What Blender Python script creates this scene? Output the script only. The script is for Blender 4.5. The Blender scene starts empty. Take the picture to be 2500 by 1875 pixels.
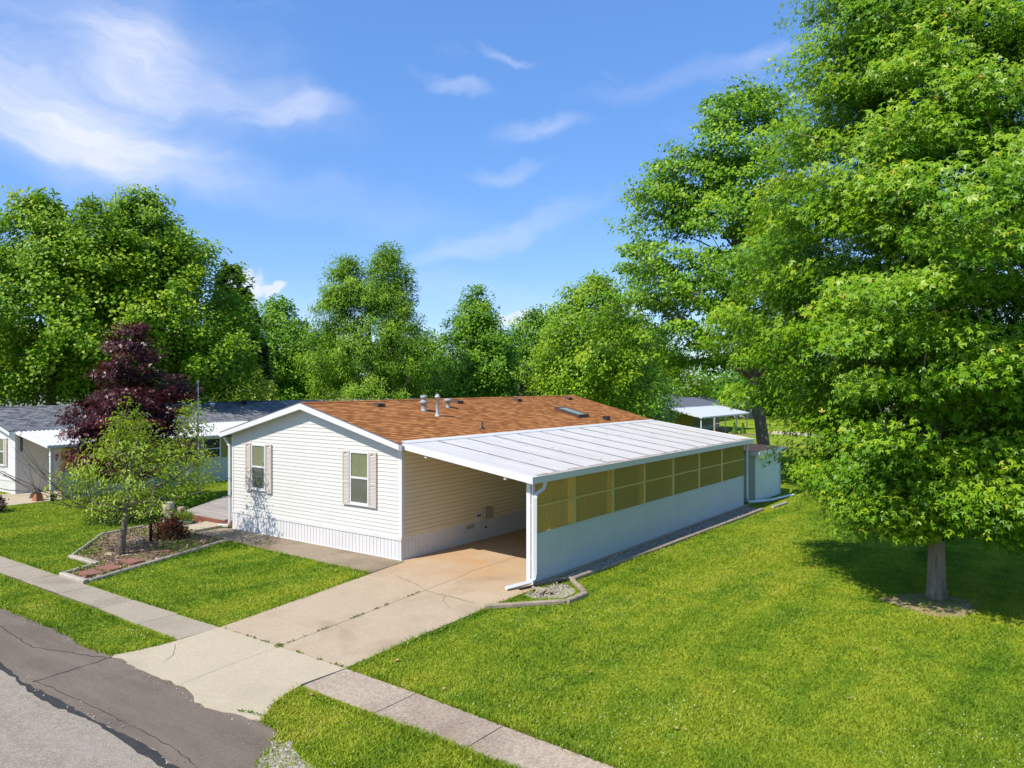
import bpy, math, random
import numpy as np
from mathutils import Vector
random.seed(7)
rng = np.random.default_rng(11)
scene = bpy.context.scene
COL = scene.collection
CAM = np.array([13.6056, -13.7904, 4.4928])
FW = np.array([-0.5931, 0.8051]); RT = np.array([0.8051, 0.5931])

def at(lat, D):
    p = CAM[:2] + FW * D + RT * lat
    return float(p[0]), float(p[1])

def depth(x, y):
    return (np.asarray(x) - CAM[0]) * FW[0] + (np.asarray(y) - CAM[1]) * FW[1]

def ground_z(x, y):
    t = np.clip((depth(x, y) - 48) / 36, 0, 1)
    return -1.45 * t * t * (3 - 2 * t)

# ------------------------------------------------------------------ materials
def new_mat(name):
    m = bpy.data.materials.new(name); m.use_nodes = True
    nt = m.node_tree
    b = nt.nodes['Principled BSDF']
    return m, nt, b

def nd(nt, typ, **kw):
    n = nt.nodes.new(typ)
    for k, v in kw.items():
        if k.startswith('i_'):
            n.inputs[k[2:].replace('_', ' ')].default_value = v
        else:
            setattr(n, k, v)
    return n

def coords(nt, scale=(1, 1, 1), rot=(0, 0, 0), which='Object'):
    tc = nd(nt, 'ShaderNodeTexCoord'); mp = nd(nt, 'ShaderNodeMapping')
    mp.inputs['Scale'].default_value = scale; mp.inputs['Rotation'].default_value = rot
    nt.links.new(tc.outputs[which], mp.inputs['Vector'])
    return mp.outputs['Vector']

def noise(nt, vec, scale, detail=4, rough=.6, dist=0):
    n = nd(nt, 'ShaderNodeTexNoise')
    n.inputs['Scale'].default_value = scale; n.inputs['Detail'].default_value = detail
    n.inputs['Roughness'].default_value = rough; n.inputs['Distortion'].default_value = dist
    nt.links.new(vec, n.inputs['Vector'])
    return n.outputs['Fac']

def ramp(nt, fac, stops):
    r = nd(nt, 'ShaderNodeValToRGB')
    e = r.color_ramp.elements
    while len(e) < len(stops): e.new(.5)
    for k, (p, c) in enumerate(stops):
        e[k].position = p
        e[k].color = (c, c, c, 1) if isinstance(c, (int, float)) else (*c, 1)
    nt.links.new(fac, r.inputs['Fac'])
    return r.outputs['Color']

def mix(nt, fac, a, b, mode='MIX'):
    m = nd(nt, 'ShaderNodeMix', data_type='RGBA', blend_type=mode)
    for sock, v in ((m.inputs['Factor'], fac), (m.inputs['A'], a), (m.inputs['B'], b)):
        if hasattr(v, 'links') or hasattr(v, 'is_linked'):
            nt.links.new(v, sock)
        elif isinstance(v, (int, float)):
            sock.default_value = v
        else:
            sock.default_value = (*v, 1)
    return m.outputs['Result']

def bump(nt, b, h, strength, dist=.01):
    n = nd(nt, 'ShaderNodeBump'); n.inputs['Strength'].default_value = strength
    n.inputs['Distance'].default_value = dist
    nt.links.new(h, n.inputs['Height']); nt.links.new(n.outputs['Normal'], b.inputs['Normal'])

def pmat(name, c1, c2=None, scale=3., rough=.6, bmp=0., bscale=60., spec=.3, metal=0., stretch=(1, 1, 1), detail=5):
    m, nt, b = new_mat(name)
    b.inputs['Roughness'].default_value = rough
    b.inputs['Specular IOR Level'].default_value = spec
    b.inputs['Metallic'].default_value = metal
    v = coords(nt, stretch)
    c2 = c2 or tuple(x * .85 for x in c1)
    f = ramp(nt, noise(nt, v, scale, detail, .65), [(.3, 0.), (.7, 1.)])
    nt.links.new(mix(nt, f, c1, c2), b.inputs['Base Color'])
    if bmp: bump(nt, b, noise(nt, v, bscale, 3), bmp)
    return m

M = {}
M['white'] = pmat('white_vinyl', (.70, .70, .68), (.65, .65, .635), 1.5, .45)
M['trim'] = pmat('white_trim', (.68, .68, .67), (.63, .63, .625), 2, .4)
M['skirt'] = pmat('skirting_vinyl', (.66, .645, .63), (.60, .585, .57), 1.2, .5)
M['shutter'] = pmat('shutter_beige', (.55, .485, .43), (.50, .44, .39), 4, .6)
M['panel'] = pmat('painted_metal_panel', (.56, .61, .57), (.52, .565, .53), .8, .5)
M['shedwall'] = pmat('shed_wall', (.66, .73, .62), (.58, .65, .55), 1.0, .6)
M['grey_metal'] = pmat('galvanised', (.36, .375, .39), (.26, .27, .28), 6, .5)
M['white_metal'] = pmat('white_metal', (.71, .71, .70), (.65, .65, .645), 3, .35)
M['flue_metal'] = pmat('flue_metal', (.48, .49, .50), (.38, .39, .40), 8, .5)
M['dark_metal'] = pmat('dark_metal', (.035, .035, .04), (.02, .02, .022), 6, .5)
M['brown_vent'] = pmat('brown_vent', (.09, .055, .04), (.06, .04, .03), 6, .6)
M['black_rubber'] = pmat('black_rubber', (.03, .03, .03), (.02, .02, .02), 5, .7)
M['timber'] = pmat('weathered_timber', (.48, .42, .34), (.31, .265, .21), 5, .85, .5, 40, stretch=(1, 1, 1))
M['timber_brown'] = pmat('brown_timber', (.42, .345, .25), (.23, .18, .125), 6, .85, .5, 40)
M['deck_red'] = pmat('red_stain', (.235, .085, .06), (.18, .065, .045), 3, .8)
M['flag'] = pmat('red_flagstone', (.31, .125, .09), (.22, .11, .085), 4, .85, .4, 20)
M['rock'] = pmat('tan_rock', (.42, .32, .22), (.28, .21, .15), 5, .9, .6, 14)
M['bark'] = pmat('bark', (.20, .16, .125), (.09, .07, .055), 9, .95, .9, 18, stretch=(1, 1, .25))
M['bark_grey'] = pmat('grey_bark', (.36, .295, .225), (.16, .125, .09), 9, .95, 1.0, 22, stretch=(1, 1, .2))
M['stump'] = pmat('bleached_wood', (.56, .49, .38), (.40, .33, .24), 6, .85, .5, 20, stretch=(1, 1, .3))
M['terracotta'] = pmat('terracotta', (.40, .15, .07), (.3, .1, .05), 6, .8)
M['dirty_gutter'] = pmat('dirty_gutter', (.52, .46, .38), (.24, .20, .16), 5, .8, stretch=(1, .35, 1))
M['blind'] = pmat('blind', (.30, .30, .17), (.24, .24, .14), 2, .7)
M['dark_interior'] = pmat('dark_interior', (.04, .045, .04), (.03, .03, .03), 2, .8)
M['batten'] = pmat('panel_tint_batten', (.62, .50, .16), (.54, .44, .14), 3, .7)  # yellow of light through the fibreglass panels, put into the batten colour
M['lap_shade'] = pmat('lap_shade', (.40, .32, .20), (.33, .26, .165), 3, .9)  # colour of the shadow lines drawn under the siding laps
M['screen'] = pmat('insect_screen', (.165, .165, .135), (.14, .14, .115), 3, .8)
M['tan_box'] = pmat('tan_box', (.44, .36, .28), (.38, .31, .24), 4, .6)
M['green_pot'] = pmat('grey_green_pot', (.30, .36, .33), (.24, .29, .27), 4, .5)
M['dark_roof'] = pmat('dark_grey_shingle', (.16, .165, .18), (.10, .105, .115), 3, .9)
M['lilac'] = pmat('pale_siding', (.60, .62, .62), (.54, .56, .56), 2, .6)
M['sage'] = pmat('sage_siding', (.29, .30, .26), (.25, .26, .22), 2, .6)
M['red_roof'] = pmat('red_brown_roof', (.28, .10, .06), (.2, .075, .05), 3, .9)
M['grey_roof'] = pmat('grey_brown_roof', (.30, .29, .25), (.21, .20, .175), 2.5, .9)
M['soil'] = pmat('bare_soil', (.38, .28, .18), (.27, .19, .12), 3, .95, .6, 20)

def siding_mat(name, c1, c2):
    m, nt, b = new_mat(name)
    b.inputs['Roughness'].default_value = .5; b.inputs['Specular IOR Level'].default_value = .25
    v = coords(nt, (.6, .6, 6))
    f = noise(nt, v, 1.4, 3)
    dirt = ramp(nt, noise(nt, coords(nt, (1.5, 1.5, .25)), 2.2, 5), [(.52, 0.), (.85, .35)])
    c = mix(nt, ramp(nt, f, [(.3, 0.), (.7, 1.)]), c1, c2)
    c = mix(nt, dirt, c, tuple(x * .8 for x in c2))
    nt.links.new(c, b.inputs['Base Color'])
    bump(nt, b, noise(nt, coords(nt, (4, 4, 60)), 3, 2), .05)
    return m
M['siding'] = siding_mat('cream_siding', (.63, .615, .575), (.60, .585, .545))
M['siding_side'] = siding_mat('warm_lit_siding', (.80, .685, .465), (.76, .645, .43))  # same siding, with the warm light under the carport put into its colour
M['siding_pale'] = siding_mat('pale_grey_siding', (.68, .67, .63), (.64, .63, .59))

def shingle_mat(name, dark, mid, light):
    m, nt, b = new_mat(name)
    b.inputs['Roughness'].default_value = .95; b.inputs['Specular IOR Level'].default_value = .15
    tc = nd(nt, 'ShaderNodeTexCoord')
    br = nd(nt, 'ShaderNodeTexBrick')
    br.offset = .37; br.squash = .8; br.squash_frequency = 3
    br.inputs['Scale'].default_value = 1; br.inputs['Brick Width'].default_value = .24
    br.inputs['Row Height'].default_value = .14; br.inputs['Mortar Size'].default_value = .004
    br.inputs['Color1'].default_value = (0, 0, 0, 1); br.inputs['Color2'].default_value = (1, 1, 1, 1)
    br.inputs['Mortar'].default_value = (.0, .0, .0, 1); br.inputs['Bias'].default_value = -.05
    nt.links.new(tc.outputs['UV'], br.inputs['Vector'])
    n1 = noise(nt, tc.outputs['UV'], 9, 4, .7)
    mp = nd(nt, 'ShaderNodeMapping'); mp.inputs['Scale'].default_value = (2.2, 7, 1)
    nt.links.new(tc.outputs['UV'], mp.inputs['Vector'])
    n2 = noise(nt, mp.outputs['Vector'], 1.6, 4, .7)
    f = mix(nt, .35, br.outputs['Color'], n1)
    f = mix(nt, .30, f, n2)
    c = ramp(nt, f, [(.28, dark), (.47, mid), (.70, light)])
    c = mix(nt, ramp(nt, noise(nt, tc.outputs['UV'], .5, 3), [(.4, 0.), (.75, .3)]), c, dark)
    nt.links.new(c, b.inputs['Base Color'])
    bump(nt, b, noise(nt, tc.outputs['UV'], 120, 2), .4, .004)
    return m
M['shingle'] = shingle_mat('orange_brown_shingle', (.255, .098, .031), (.37, .148, .045), (.49, .225, .078))
M['shingle_grey'] = shingle_mat('grey_shingle', (.10, .105, .115), (.19, .195, .21), (.31, .31, .31))

def metal_roof_mat():
    m, nt, b = new_mat('weathered_white_roof')
    b.inputs['Roughness'].default_value = .65; b.inputs['Specular IOR Level'].default_value = .15
    v = coords(nt, (.22, 1.9, 1))
    st = ramp(nt, noise(nt, v, 2.0, 7, .72), [(.38, 0.), (.68, 1.)])
    sp = ramp(nt, noise(nt, coords(nt), 18, 4, .7), [(.5, 0.), (.8, .6)])
    c = mix(nt, st, (.66, .63, .585), (.53, .51, .475))
    c = mix(nt, sp, c, (.36, .345, .32))
    nt.links.new(c, b.inputs['Base Color'])
    bump(nt, b, noise(nt, coords(nt, (.3, 1, 1)), 3, 3), .15, .02)
    return m
M['metal_roof'] = metal_roof_mat()

def fibre_mat(name='yellow_fibreglass', ca=(.66, .54, .14), cb=(.56, .47, .15), tr_=(.54, .38, .2)):
    m, nt, b = new_mat(name)
    out = nt.nodes['Material Output']; nt.nodes.remove(b)
    v = coords(nt, (1, 1, .3))
    c = mix(nt, noise(nt, v, 1.2, 3), ca, cb)
    dif = nd(nt, 'ShaderNodeBsdfDiffuse'); tl = nd(nt, 'ShaderNodeBsdfTranslucent'); tr = nd(nt, 'ShaderNodeBsdfTransparent')
    gl = nd(nt, 'ShaderNodeBsdfGlossy'); gl.inputs['Roughness'].default_value = .25
    gl.inputs['Color'].default_value = (.9, .9, .85, 1)
    tr.inputs['Color'].default_value = (.92, .82, .34, 1)
    nt.links.new(c, dif.inputs['Color']); nt.links.new(c, tl.inputs['Color'])
    a1 = nd(nt, 'ShaderNodeMixShader'); a1.inputs[0].default_value = .5
    nt.links.new(dif.outputs[0], a1.inputs[1]); nt.links.new(tl.outputs[0], a1.inputs[2])
    a2 = nd(nt, 'ShaderNodeMixShader'); a2.inputs[0].default_value = .66
    nt.links.new(a1.outputs[0], a2.inputs[1]); nt.links.new(tr.outputs[0], a2.inputs[2])
    lw = nd(nt, 'ShaderNodeLayerWeight'); lw.inputs['Blend'].default_value = .5
    fr = ramp(nt, lw.outputs['Facing'], [(0., .03), (.75, .10), (1., .45)])
    op = ramp(nt, lw.outputs['Facing'], [(.05, tr_[0]), (.5, tr_[1]), (.9, tr_[2])])
    nt.links.new(op, a2.inputs[0])
    a3 = nd(nt, 'ShaderNodeMixShader')
    nt.links.new(fr, a3.inputs[0]); nt.links.new(a2.outputs[0], a3.inputs[1]); nt.links.new(gl.outputs[0], a3.inputs[2])
    nt.links.new(a3.outputs[0], out.inputs['Surface'])
    return m
M['fibre'] = fibre_mat()
M['fibre_rib'] = fibre_mat('yellow_fibreglass_rib', (.78, .66, .20), (.70, .60, .20), (.45, .34, .15))

def glass_mat():
    m, nt, b = new_mat('window_glass')
    out = nt.nodes['Material Output']; nt.nodes.remove(b)
    tr = nd(nt, 'ShaderNodeBsdfTransparent'); tr.inputs['Color'].default_value = (.86, .9, .86, 1)
    gl = nd(nt, 'ShaderNodeBsdfGlossy'); gl.inputs['Roughness'].default_value = .03
    lw = nd(nt, 'ShaderNodeLayerWeight'); lw.inputs['Blend'].default_value = .5
    fr = ramp(nt, lw.outputs['Facing'], [(0., .05), (.6, .09), (.85, .3), (1., .9)])
    a = nd(nt, 'ShaderNodeMixShader')
    nt.links.new(fr, a.inputs[0]); nt.links.new(tr.outputs[0], a.inputs[1]); nt.links.new(gl.outputs[0], a.inputs[2])
    nt.links.new(a.outputs[0], out.inputs['Surface'])
    return m
M['glass'] = glass_mat()

def lawn_colour(nt):
    """patchy lawn colour by world position: used by the soil sheet and by the blades"""
    geo = nd(nt, 'ShaderNodeNewGeometry')
    def mp(scale, rot):
        n = nd(nt, 'ShaderNodeMapping'); n.inputs['Scale'].default_value = scale; n.inputs['Rotation'].default_value = rot
        nt.links.new(geo.outputs['Position'], n.inputs['Vector']); return n.outputs['Vector']
    v = mp((1, 1, 0), (0, 0, 0))
    big = noise(nt, mp((1, .28, 0), (0, 0, .25)), .55, 4, .55, .4)
    med = noise(nt, v, 1.7, 5, .65, .3)
    fine = noise(nt, v, 14, 3, .7)
    mow = noise(nt, mp((1.5, .12, 0), (0, 0, .10)), 1.0, 2, .5, .2)
    big = mix(nt, .38, big, mow)
    f = mix(nt, .36, big, med)
    f = mix(nt, .16, f, fine)
    c = ramp(nt, f, [(.37, (.095, .205, .012)), (.46, (.195, .310, .017)), (.53, (.310, .395, .025)), (.60, (.405, .440, .038)), (.69, (.50, .48, .065))])
    return c, v

def grass_ground_mat():
    m, nt, b = new_mat('lawn_turf')
    b.inputs['Roughness'].default_value = .95; b.inputs['Specular IOR Level'].default_value = .1
    c, v = lawn_colour(nt)
    sp = ramp(nt, noise(nt, v, 45, 3, .8), [(.35, .55), (.65, 1.15)])
    nt.links.new(mix(nt, 1., c, sp, 'MULTIPLY'), b.inputs['Base Color'])
    bump(nt, b, noise(nt, v, 60, 4, .8), .9, .05)
    return m
M['turf'] = grass_ground_mat()

def blade_mat():
    m, nt, b = new_mat('grass_blade')
    out = nt.nodes['Material Output']
    c, v = lawn_colour(nt)
    at_ = nd(nt, 'ShaderNodeAttribute', attribute_name='tint')
    c2 = mix(nt, 1., c, ramp(nt, at_.outputs['Fac'], [(0, (.85, .87, .8)), (.6, (1.04, 1.03, 1.)), (1, (1.35, 1.25, 1.5))]), 'MULTIPLY')
    b.inputs['Roughness'].default_value = .6; b.inputs['Specular IOR Level'].default_value = .2
    nt.links.new(c2, b.inputs['Base Color'])
    tl = nd(nt, 'ShaderNodeBsdfTranslucent'); nt.links.new(c2, tl.inputs['Color'])
    a = nd(nt, 'ShaderNodeMixShader'); a.inputs[0].default_value = .3
    nt.links.new(b.outputs[0], a.inputs[1]); nt.links.new(tl.outputs[0], a.inputs[2])
    nt.links.new(a.outputs[0], out.inputs['Surface'])
    return m
M['blade'] = blade_mat()

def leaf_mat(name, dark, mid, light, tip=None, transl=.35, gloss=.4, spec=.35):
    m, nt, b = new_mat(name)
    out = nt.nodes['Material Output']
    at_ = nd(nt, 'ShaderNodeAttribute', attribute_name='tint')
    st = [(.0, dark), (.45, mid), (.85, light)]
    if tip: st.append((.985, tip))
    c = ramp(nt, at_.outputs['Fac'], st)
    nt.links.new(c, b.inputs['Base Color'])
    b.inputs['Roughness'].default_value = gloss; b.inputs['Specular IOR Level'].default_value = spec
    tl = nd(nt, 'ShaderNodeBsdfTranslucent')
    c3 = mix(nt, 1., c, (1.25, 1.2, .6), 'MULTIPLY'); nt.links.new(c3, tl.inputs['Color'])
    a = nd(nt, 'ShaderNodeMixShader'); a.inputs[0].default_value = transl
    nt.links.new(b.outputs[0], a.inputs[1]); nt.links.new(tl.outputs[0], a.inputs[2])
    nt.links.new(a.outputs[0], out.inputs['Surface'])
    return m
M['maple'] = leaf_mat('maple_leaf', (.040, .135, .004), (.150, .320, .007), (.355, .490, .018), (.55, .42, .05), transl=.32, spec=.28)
M['maple_far'] = leaf_mat('maple_leaf_yellowish', (.050, .145, .005), (.180, .340, .009), (.420, .520, .020), (.45, .42, .03), transl=.32, spec=.22)
M['maple_deep'] = leaf_mat('deep_green_leaf', (.038, .130, .007), (.125, .290, .011), (.300, .450, .022), transl=.32, spec=.2)
M['maple_silver'] = leaf_mat('silver_maple_leaf', (.052, .150, .008), (.175, .340, .014), (.390, .520, .050), transl=.32, spec=.2)
M['purple'] = leaf_mat('purple_leaf', (.022, .006, .008), (.060, .010, .013), (.170, .030, .026), transl=.2, gloss=.35, spec=.32)
M['crab'] = leaf_mat('fruit_tree_leaf', (.120, .225, .014), (.275, .400, .026), (.470, .560, .060), (.48, .45, .08))
M['yew'] = leaf_mat('shrub_leaf', (.040, .100, .008), (.100, .170, .012), (.340, .340, .025))
M['lime'] = leaf_mat('lime_leaf', (.110, .200, .012), (.210, .310, .018), (.34, .38, .03))
M['barberry'] = leaf_mat('barberry_leaf', (.040, .010, .008), (.120, .030, .016), (.34, .11, .035), transl=.2)
M['needle'] = leaf_mat('blue_green_needle', (.030, .060, .030), (.065, .105, .050), (.13, .165, .085), transl=.1)
M['pine_needle'] = leaf_mat('pine_needle', (.030, .075, .025), (.060, .125, .035), (.11, .18, .06), transl=.15)
M['weed'] = leaf_mat('weed_leaf', (.070, .150, .010), (.15, .24, .018), (.27, .33, .03))
M['petal'] = pmat('clover_flower', (.58, .58, .36), (.5, .5, .3), 6, .8)
M['dry_leaf'] = pmat('dry_leaf', (.42, .28, .12), (.30, .19, .08), 6, .8)

def concrete_mat(name, c1, c2, stain, stain_lo=.58, agg=.25):
    m, nt, b = new_mat(name)
    b.inputs['Roughness'].default_value = .9; b.inputs['Specular IOR Level'].default_value = .2
    geo = nd(nt, 'ShaderNodeNewGeometry'); v = geo.outputs['Position']
    f = ramp(nt, noise(nt, v, .9, 6, .62), [(.3, 0.), (.7, 1.)])
    c = mix(nt, f, c1, c2)
    s = ramp(nt, noise(nt, v, .55, 5, .6, .6), [(stain_lo - .06, 0.), (stain_lo + .14, .9)])
    c = mix(nt, s, c, stain)
    g = ramp(nt, noise(nt, v, 24, 5, .85), [(.3, 1 - agg * 1.3), (.7, 1 + agg * .6)])
    c = mix(nt, 1., c, g, 'MULTIPLY')
    pk = ramp(nt, noise(nt, v, 13, 3, .6), [(.62, 1.), (.74, .45)])
    c = mix(nt, agg, c, mix(nt, 1., c, pk, 'MULTIPLY'))
    nt.links.new(c, b.inputs['Base Color'])
    bump(nt, b, noise(nt, v, 90, 3, .8), .35, .004)
    return m, nt, b, c, v
M['concrete'] = concrete_mat('tan_concrete', (.50, .395, .265), (.455, .355, .235), (.36, .275, .175), .58, .16)[0]
M['apron'] = concrete_mat('pale_concrete', (.53, .445, .305), (.49, .41, .28), (.41, .34, .23), .60, .15)[0]
M['walk_new'] = concrete_mat('grey_concrete', (.41, .35, .25), (.37, .315, .225), (.30, .25, .175), .58, .18)[0]
M['walk_left'] = concrete_mat('mossy_concrete', (.42, .36, .27), (.36, .30, .22), (.27, .22, .15), .55, .3)[0]
M['walk_right'] = concrete_mat('exposed_aggregate_concrete', (.51, .41, .30), (.44, .345, .25), (.33, .25, .18), .55, .45)[0]
M['path'] = concrete_mat('stained_path_concrete', (.36, .29, .20), (.29, .23, .155), (.20, .15, .095), .5, .3)[0]
def rust_concrete():
    m, nt, b, c, v = concrete_mat('rust_stained_concrete', (.52, .40, .265), (.47, .35, .225), (.37, .27, .17), .6, .14)
    sep = nd(nt, 'ShaderNodeSeparateXYZ'); nt.links.new(v, sep.inputs[0])
    r = nd(nt, 'ShaderNodeMapRange'); r.inputs['From Min'].default_value = -1.3; r.inputs['From Max'].default_value = 1.0
    r.interpolation_type = 'SMOOTHSTEP'
    nt.links.new(sep.outputs['Y'], r.inputs['Value'])
    k = ramp(nt, noise(nt, v, .7, 5, .6, .5), [(.35, 0.), (.65, .85)])
    k2 = mix(nt, 1., k, r.outputs['Result'], 'MULTIPLY')
    c = mix(nt, k2, c, (.48, .27, .115))
    nt.links.new(c, b.inputs['Base Color'])
    return m
M['rust_concrete'] = rust_concrete()

def asphalt_mat(name, c1, c2, speck, lo, hi, scale, streak=None):
    m, nt, b = new_mat(name)
    b.inputs['Roughness'].default_value = .9; b.inputs['Specular IOR Level'].default_value = .25
    geo = nd(nt, 'ShaderNodeNewGeometry'); v = geo.outputs['Position']
    c = mix(nt, ramp(nt, noise(nt, v, .8, 6, .6, .5), [(.3, 0.), (.7, 1.)]), c1, c2)
    vo = nd(nt, 'ShaderNodeTexVoronoi'); vo.inputs['Scale'].default_value = scale
    nt.links.new(v, vo.inputs['Vector'])
    sp = ramp(nt, vo.outputs['Color'], [(lo, 0.), (hi, 1.)])
    c = mix(nt, sp, c, speck)
    mp = nd(nt, 'ShaderNodeMapping'); mp.inputs['Scale'].default_value = (.35, 2.2, 1); nt.links.new(v, mp.inputs['Vector'])
    s = ramp(nt, noise(nt, mp.outputs['Vector'], 1.1, 6, .65), [(.42, 0.), (.70, .75)])
    c = mix(nt, s, c, streak or speck)
    nt.links.new(c, b.inputs['Base Color'])
    bump(nt, b, vo.outputs['Distance'], .6, .01)
    return m
M['road'] = asphalt_mat('old_grey_asphalt', (.268, .228, .168), (.228, .190, .136), (.34, .29, .23), .50, .72, 34)
M['patch'] = asphalt_mat('dark_asphalt_patch', (.118, .092, .066), (.175, .138, .100), (.195, .155, .118), .5, .8, 75, (.225, .180, .135))
M['tar'] = pmat('tar', (.035, .032, .030), (.05, .046, .04), 6, .7, .5, 30)
M['roof_seam'] = pmat('roof_seam', (.13, .125, .12), (.26, .25, .24), 4, .8)
M['gravel'] = asphalt_mat('gravel_stones', (.25, .205, .15), (.34, .29, .23), (.46, .41, .35), .45, .65, 26)
M['mulch'] = asphalt_mat('mulch_bed', (.20, .115, .075), (.155, .10, .055), (.36, .25, .18), .5, .7, 26, (.13, .15, .035))
M['darksoil'] = pmat('dark_joint_dirt', (.075, .065, .045), (.11, .09, .06), 8, .95)
M['deck'] = pmat('grey_deck_boards', (.50, .44, .37), (.24, .205, .17), 2.2, .85, .3, 30, stretch=(.25, 7.2, 1))

# ------------------------------------------------------------------ mesh builder
def wloc(o):
    v = np.zeros(3)
    while o is not None:
        v += np.array(o.location); o = o.parent
    return v

class MB:
    def __init__(s): s.v = []; s.f = []; s.uv = {}
    def add(s, pts, faces, uvs=None):
        n = len(s.v); s.v += [tuple(map(float, p)) for p in pts]
        for k, f in enumerate(faces):
            if uvs is not None: s.uv[len(s.f)] = uvs[k]
            s.f.append([i + n for i in f])
        return s
    def quad(s, a, b, c, d, uv=None): return s.add([a, b, c, d], [(0, 1, 2, 3)], [uv] if uv else None)
    def box(s, x0, x1, y0, y1, z0, z1):
        p = [(x, y, z) for z in (z0, z1) for y in (y0, y1) for x in (x0, x1)]
        return s.add(p, [(0, 2, 3, 1), (4, 5, 7, 6), (0, 1, 5, 4), (2, 6, 7, 3), (0, 4, 6, 2), (1, 3, 7, 5)])
    def bar(s, a, b, w, h, ch=0., up=(0, 0, 1)):
        """a beam from a to b, w wide, h tall, with chamfered edges"""
        a = np.array(a, float); b = np.array(b, float); d = b - a; d /= np.linalg.norm(d)
        r = np.cross(d, up); r /= np.linalg.norm(r); u = np.cross(r, d)
        if ch:
            pr = [(-w/2+ch, -h/2), (w/2-ch, -h/2), (w/2, -h/2+ch), (w/2, h/2-ch), (w/2-ch, h/2), (-w/2+ch, h/2), (-w/2, h/2-ch), (-w/2, -h/2+ch)]
        else:
            pr = [(-w/2, -h/2), (w/2, -h/2), (w/2, h/2), (-w/2, h/2)]
        n = len(pr)
        pts = [a + r * x + u * z for x, z in pr] + [b + r * x + u * z for x, z in pr]
        return s.add(pts, [(i, (i + 1) % n, n + (i + 1) % n, n + i) for i in range(n)] + [tuple(range(n))[::-1], tuple(range(n, 2 * n))])
    def prism(s, poly, z0, z1):
        n = len(poly)
        pts = [(x, y, z0) for x, y in poly] + [(x, y, z1) for x, y in poly]
        return s.add(pts, [tuple(range(n))[::-1], tuple(range(n, 2 * n))] + [(i, (i + 1) % n, n + (i + 1) % n, n + i) for i in range(n)])
    def tube(s, path, rad, n=8, cap=True):
        path = [np.array(p, float) for p in path]
        rad = [rad] * len(path) if isinstance(rad, (int, float)) else rad
        rings = []; ref = None
        for i, p in enumerate(path):
            d = path[min(i + 1, len(path) - 1)] - path[max(i - 1, 0)]; d /= (np.linalg.norm(d) + 1e-9)
            if ref is None: ref = np.array([1., 0, 0]) if abs(d[0]) < .8 else np.array([0, 1., 0])
            r = np.cross(d, ref); r /= (np.linalg.norm(r) + 1e-9); u = np.cross(r, d); ref = np.cross(d, r) * -1
            rings.append([p + rad[i] * (math.cos(2 * math.pi * k / n) * r + math.sin(2 * math.pi * k / n) * u) for k in range(n)])
        pts = [q for g in rings for q in g]; F = []
        for i in range(len(path) - 1):
            for k in range(n):
                F.append((i * n + k, i * n + (k + 1) % n, (i + 1) * n + (k + 1) % n, (i + 1) * n + k))
        if cap: F += [tuple(range(n))[::-1], tuple(range((len(path) - 1) * n, len(path) * n))]
        return s.add(pts, F)
    def lathe(s, x, y, prof, n=16):
        return s.tube([(x, y, z) for z, r in prof], [max(r, .002) for z, r in prof], n)
    def build(s, name, mat, parent=None, smooth=False):
        me = bpy.data.meshes.new(name)
        off = wloc(parent) if parent is not None else np.zeros(3)
        v = np.array(s.v, float) - off
        me.from_pydata(v.tolist(), [], s.f)
        if s.uv:
            ul = me.uv_layers.new(name='UVMap')
            for k, uv in s.uv.items():
                for j, li in enumerate(me.polygons[k].loop_indices): ul.data[li].uv = uv[j]
        me.materials.append(M[mat] if isinstance(mat, str) else mat)
        if smooth: me.polygons.foreach_set('use_smooth', [True] * len(me.polygons))
        me.update()
        o = bpy.data.objects.new(name, me); COL.objects.link(o)
        if parent is not None: o.parent = parent
        return o

def tag(o, label=None, cat=None, group=None, kind=None):
    if label: o['label'] = label
    if cat: o['category'] = cat
    if group: o['group'] = group
    if kind: o['kind'] = kind
    return o

def thing(name, label, cat, loc, group=None):
    o = bpy.data.objects.new(name, None); COL.objects.link(o); o.location = loc
    o.empty_display_size = .2
    return tag(o, label, cat, group)

def copy_tree(o, loc=None, rotz=None, label=None, parent=None):
    c = o.copy(); COL.objects.link(c)
    if parent is not None: c.parent = parent
    if loc is not None: c.location = loc
    if rotz is not None: c.rotation_euler = (0, 0, rotz)
    if label: c['label'] = label
    for ch in list(o.children): copy_tree(ch, parent=c)
    return c

def fast_mesh(name, co, quads_per, nverts_per, tmpl_faces, tint, mat, parent=None):
    """many copies of a small template (vertices already placed in co) as ONE mesh; tint is per copy"""
    n = len(tint)
    me = bpy.data.meshes.new(name)
    off = wloc(parent) if parent is not None else np.zeros(3)
    co = (co.reshape(-1, 3) - off).astype(np.float32)
    me.vertices.add(len(co)); me.vertices.foreach_set('co', co.ravel())
    tf = [np.array(f) for f in tmpl_faces]
    base = (np.arange(n) * nverts_per)[:, None]
    idx = np.concatenate([base + f[None, :] for f in tf], axis=1)
    sizes = np.tile(np.array([len(f) for f in tf]), n)
    me.loops.add(idx.size); me.loops.foreach_set('vertex_index', idx.ravel().astype(np.int32))
    me.polygons.add(len(sizes))
    st = np.concatenate([[0], np.cumsum(sizes)[:-1]])
    me.polygons.foreach_set('loop_start', st.astype(np.int32))
    me.polygons.foreach_set('loop_total', sizes.astype(np.int32))
    me.update(calc_edges=True)
    a = me.attributes.new('tint', 'FLOAT', 'POINT')
    a.data.foreach_set('value', np.repeat(tint, nverts_per).astype(np.float32))
    me.materials.append(M[mat])
    o = bpy.data.objects.new(name, me); COL.objects.link(o)
    if parent is not None: o.parent = parent
    return o

def unit(a): return a / (np.linalg.norm(a, axis=-1, keepdims=True) + 1e-9)

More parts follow.
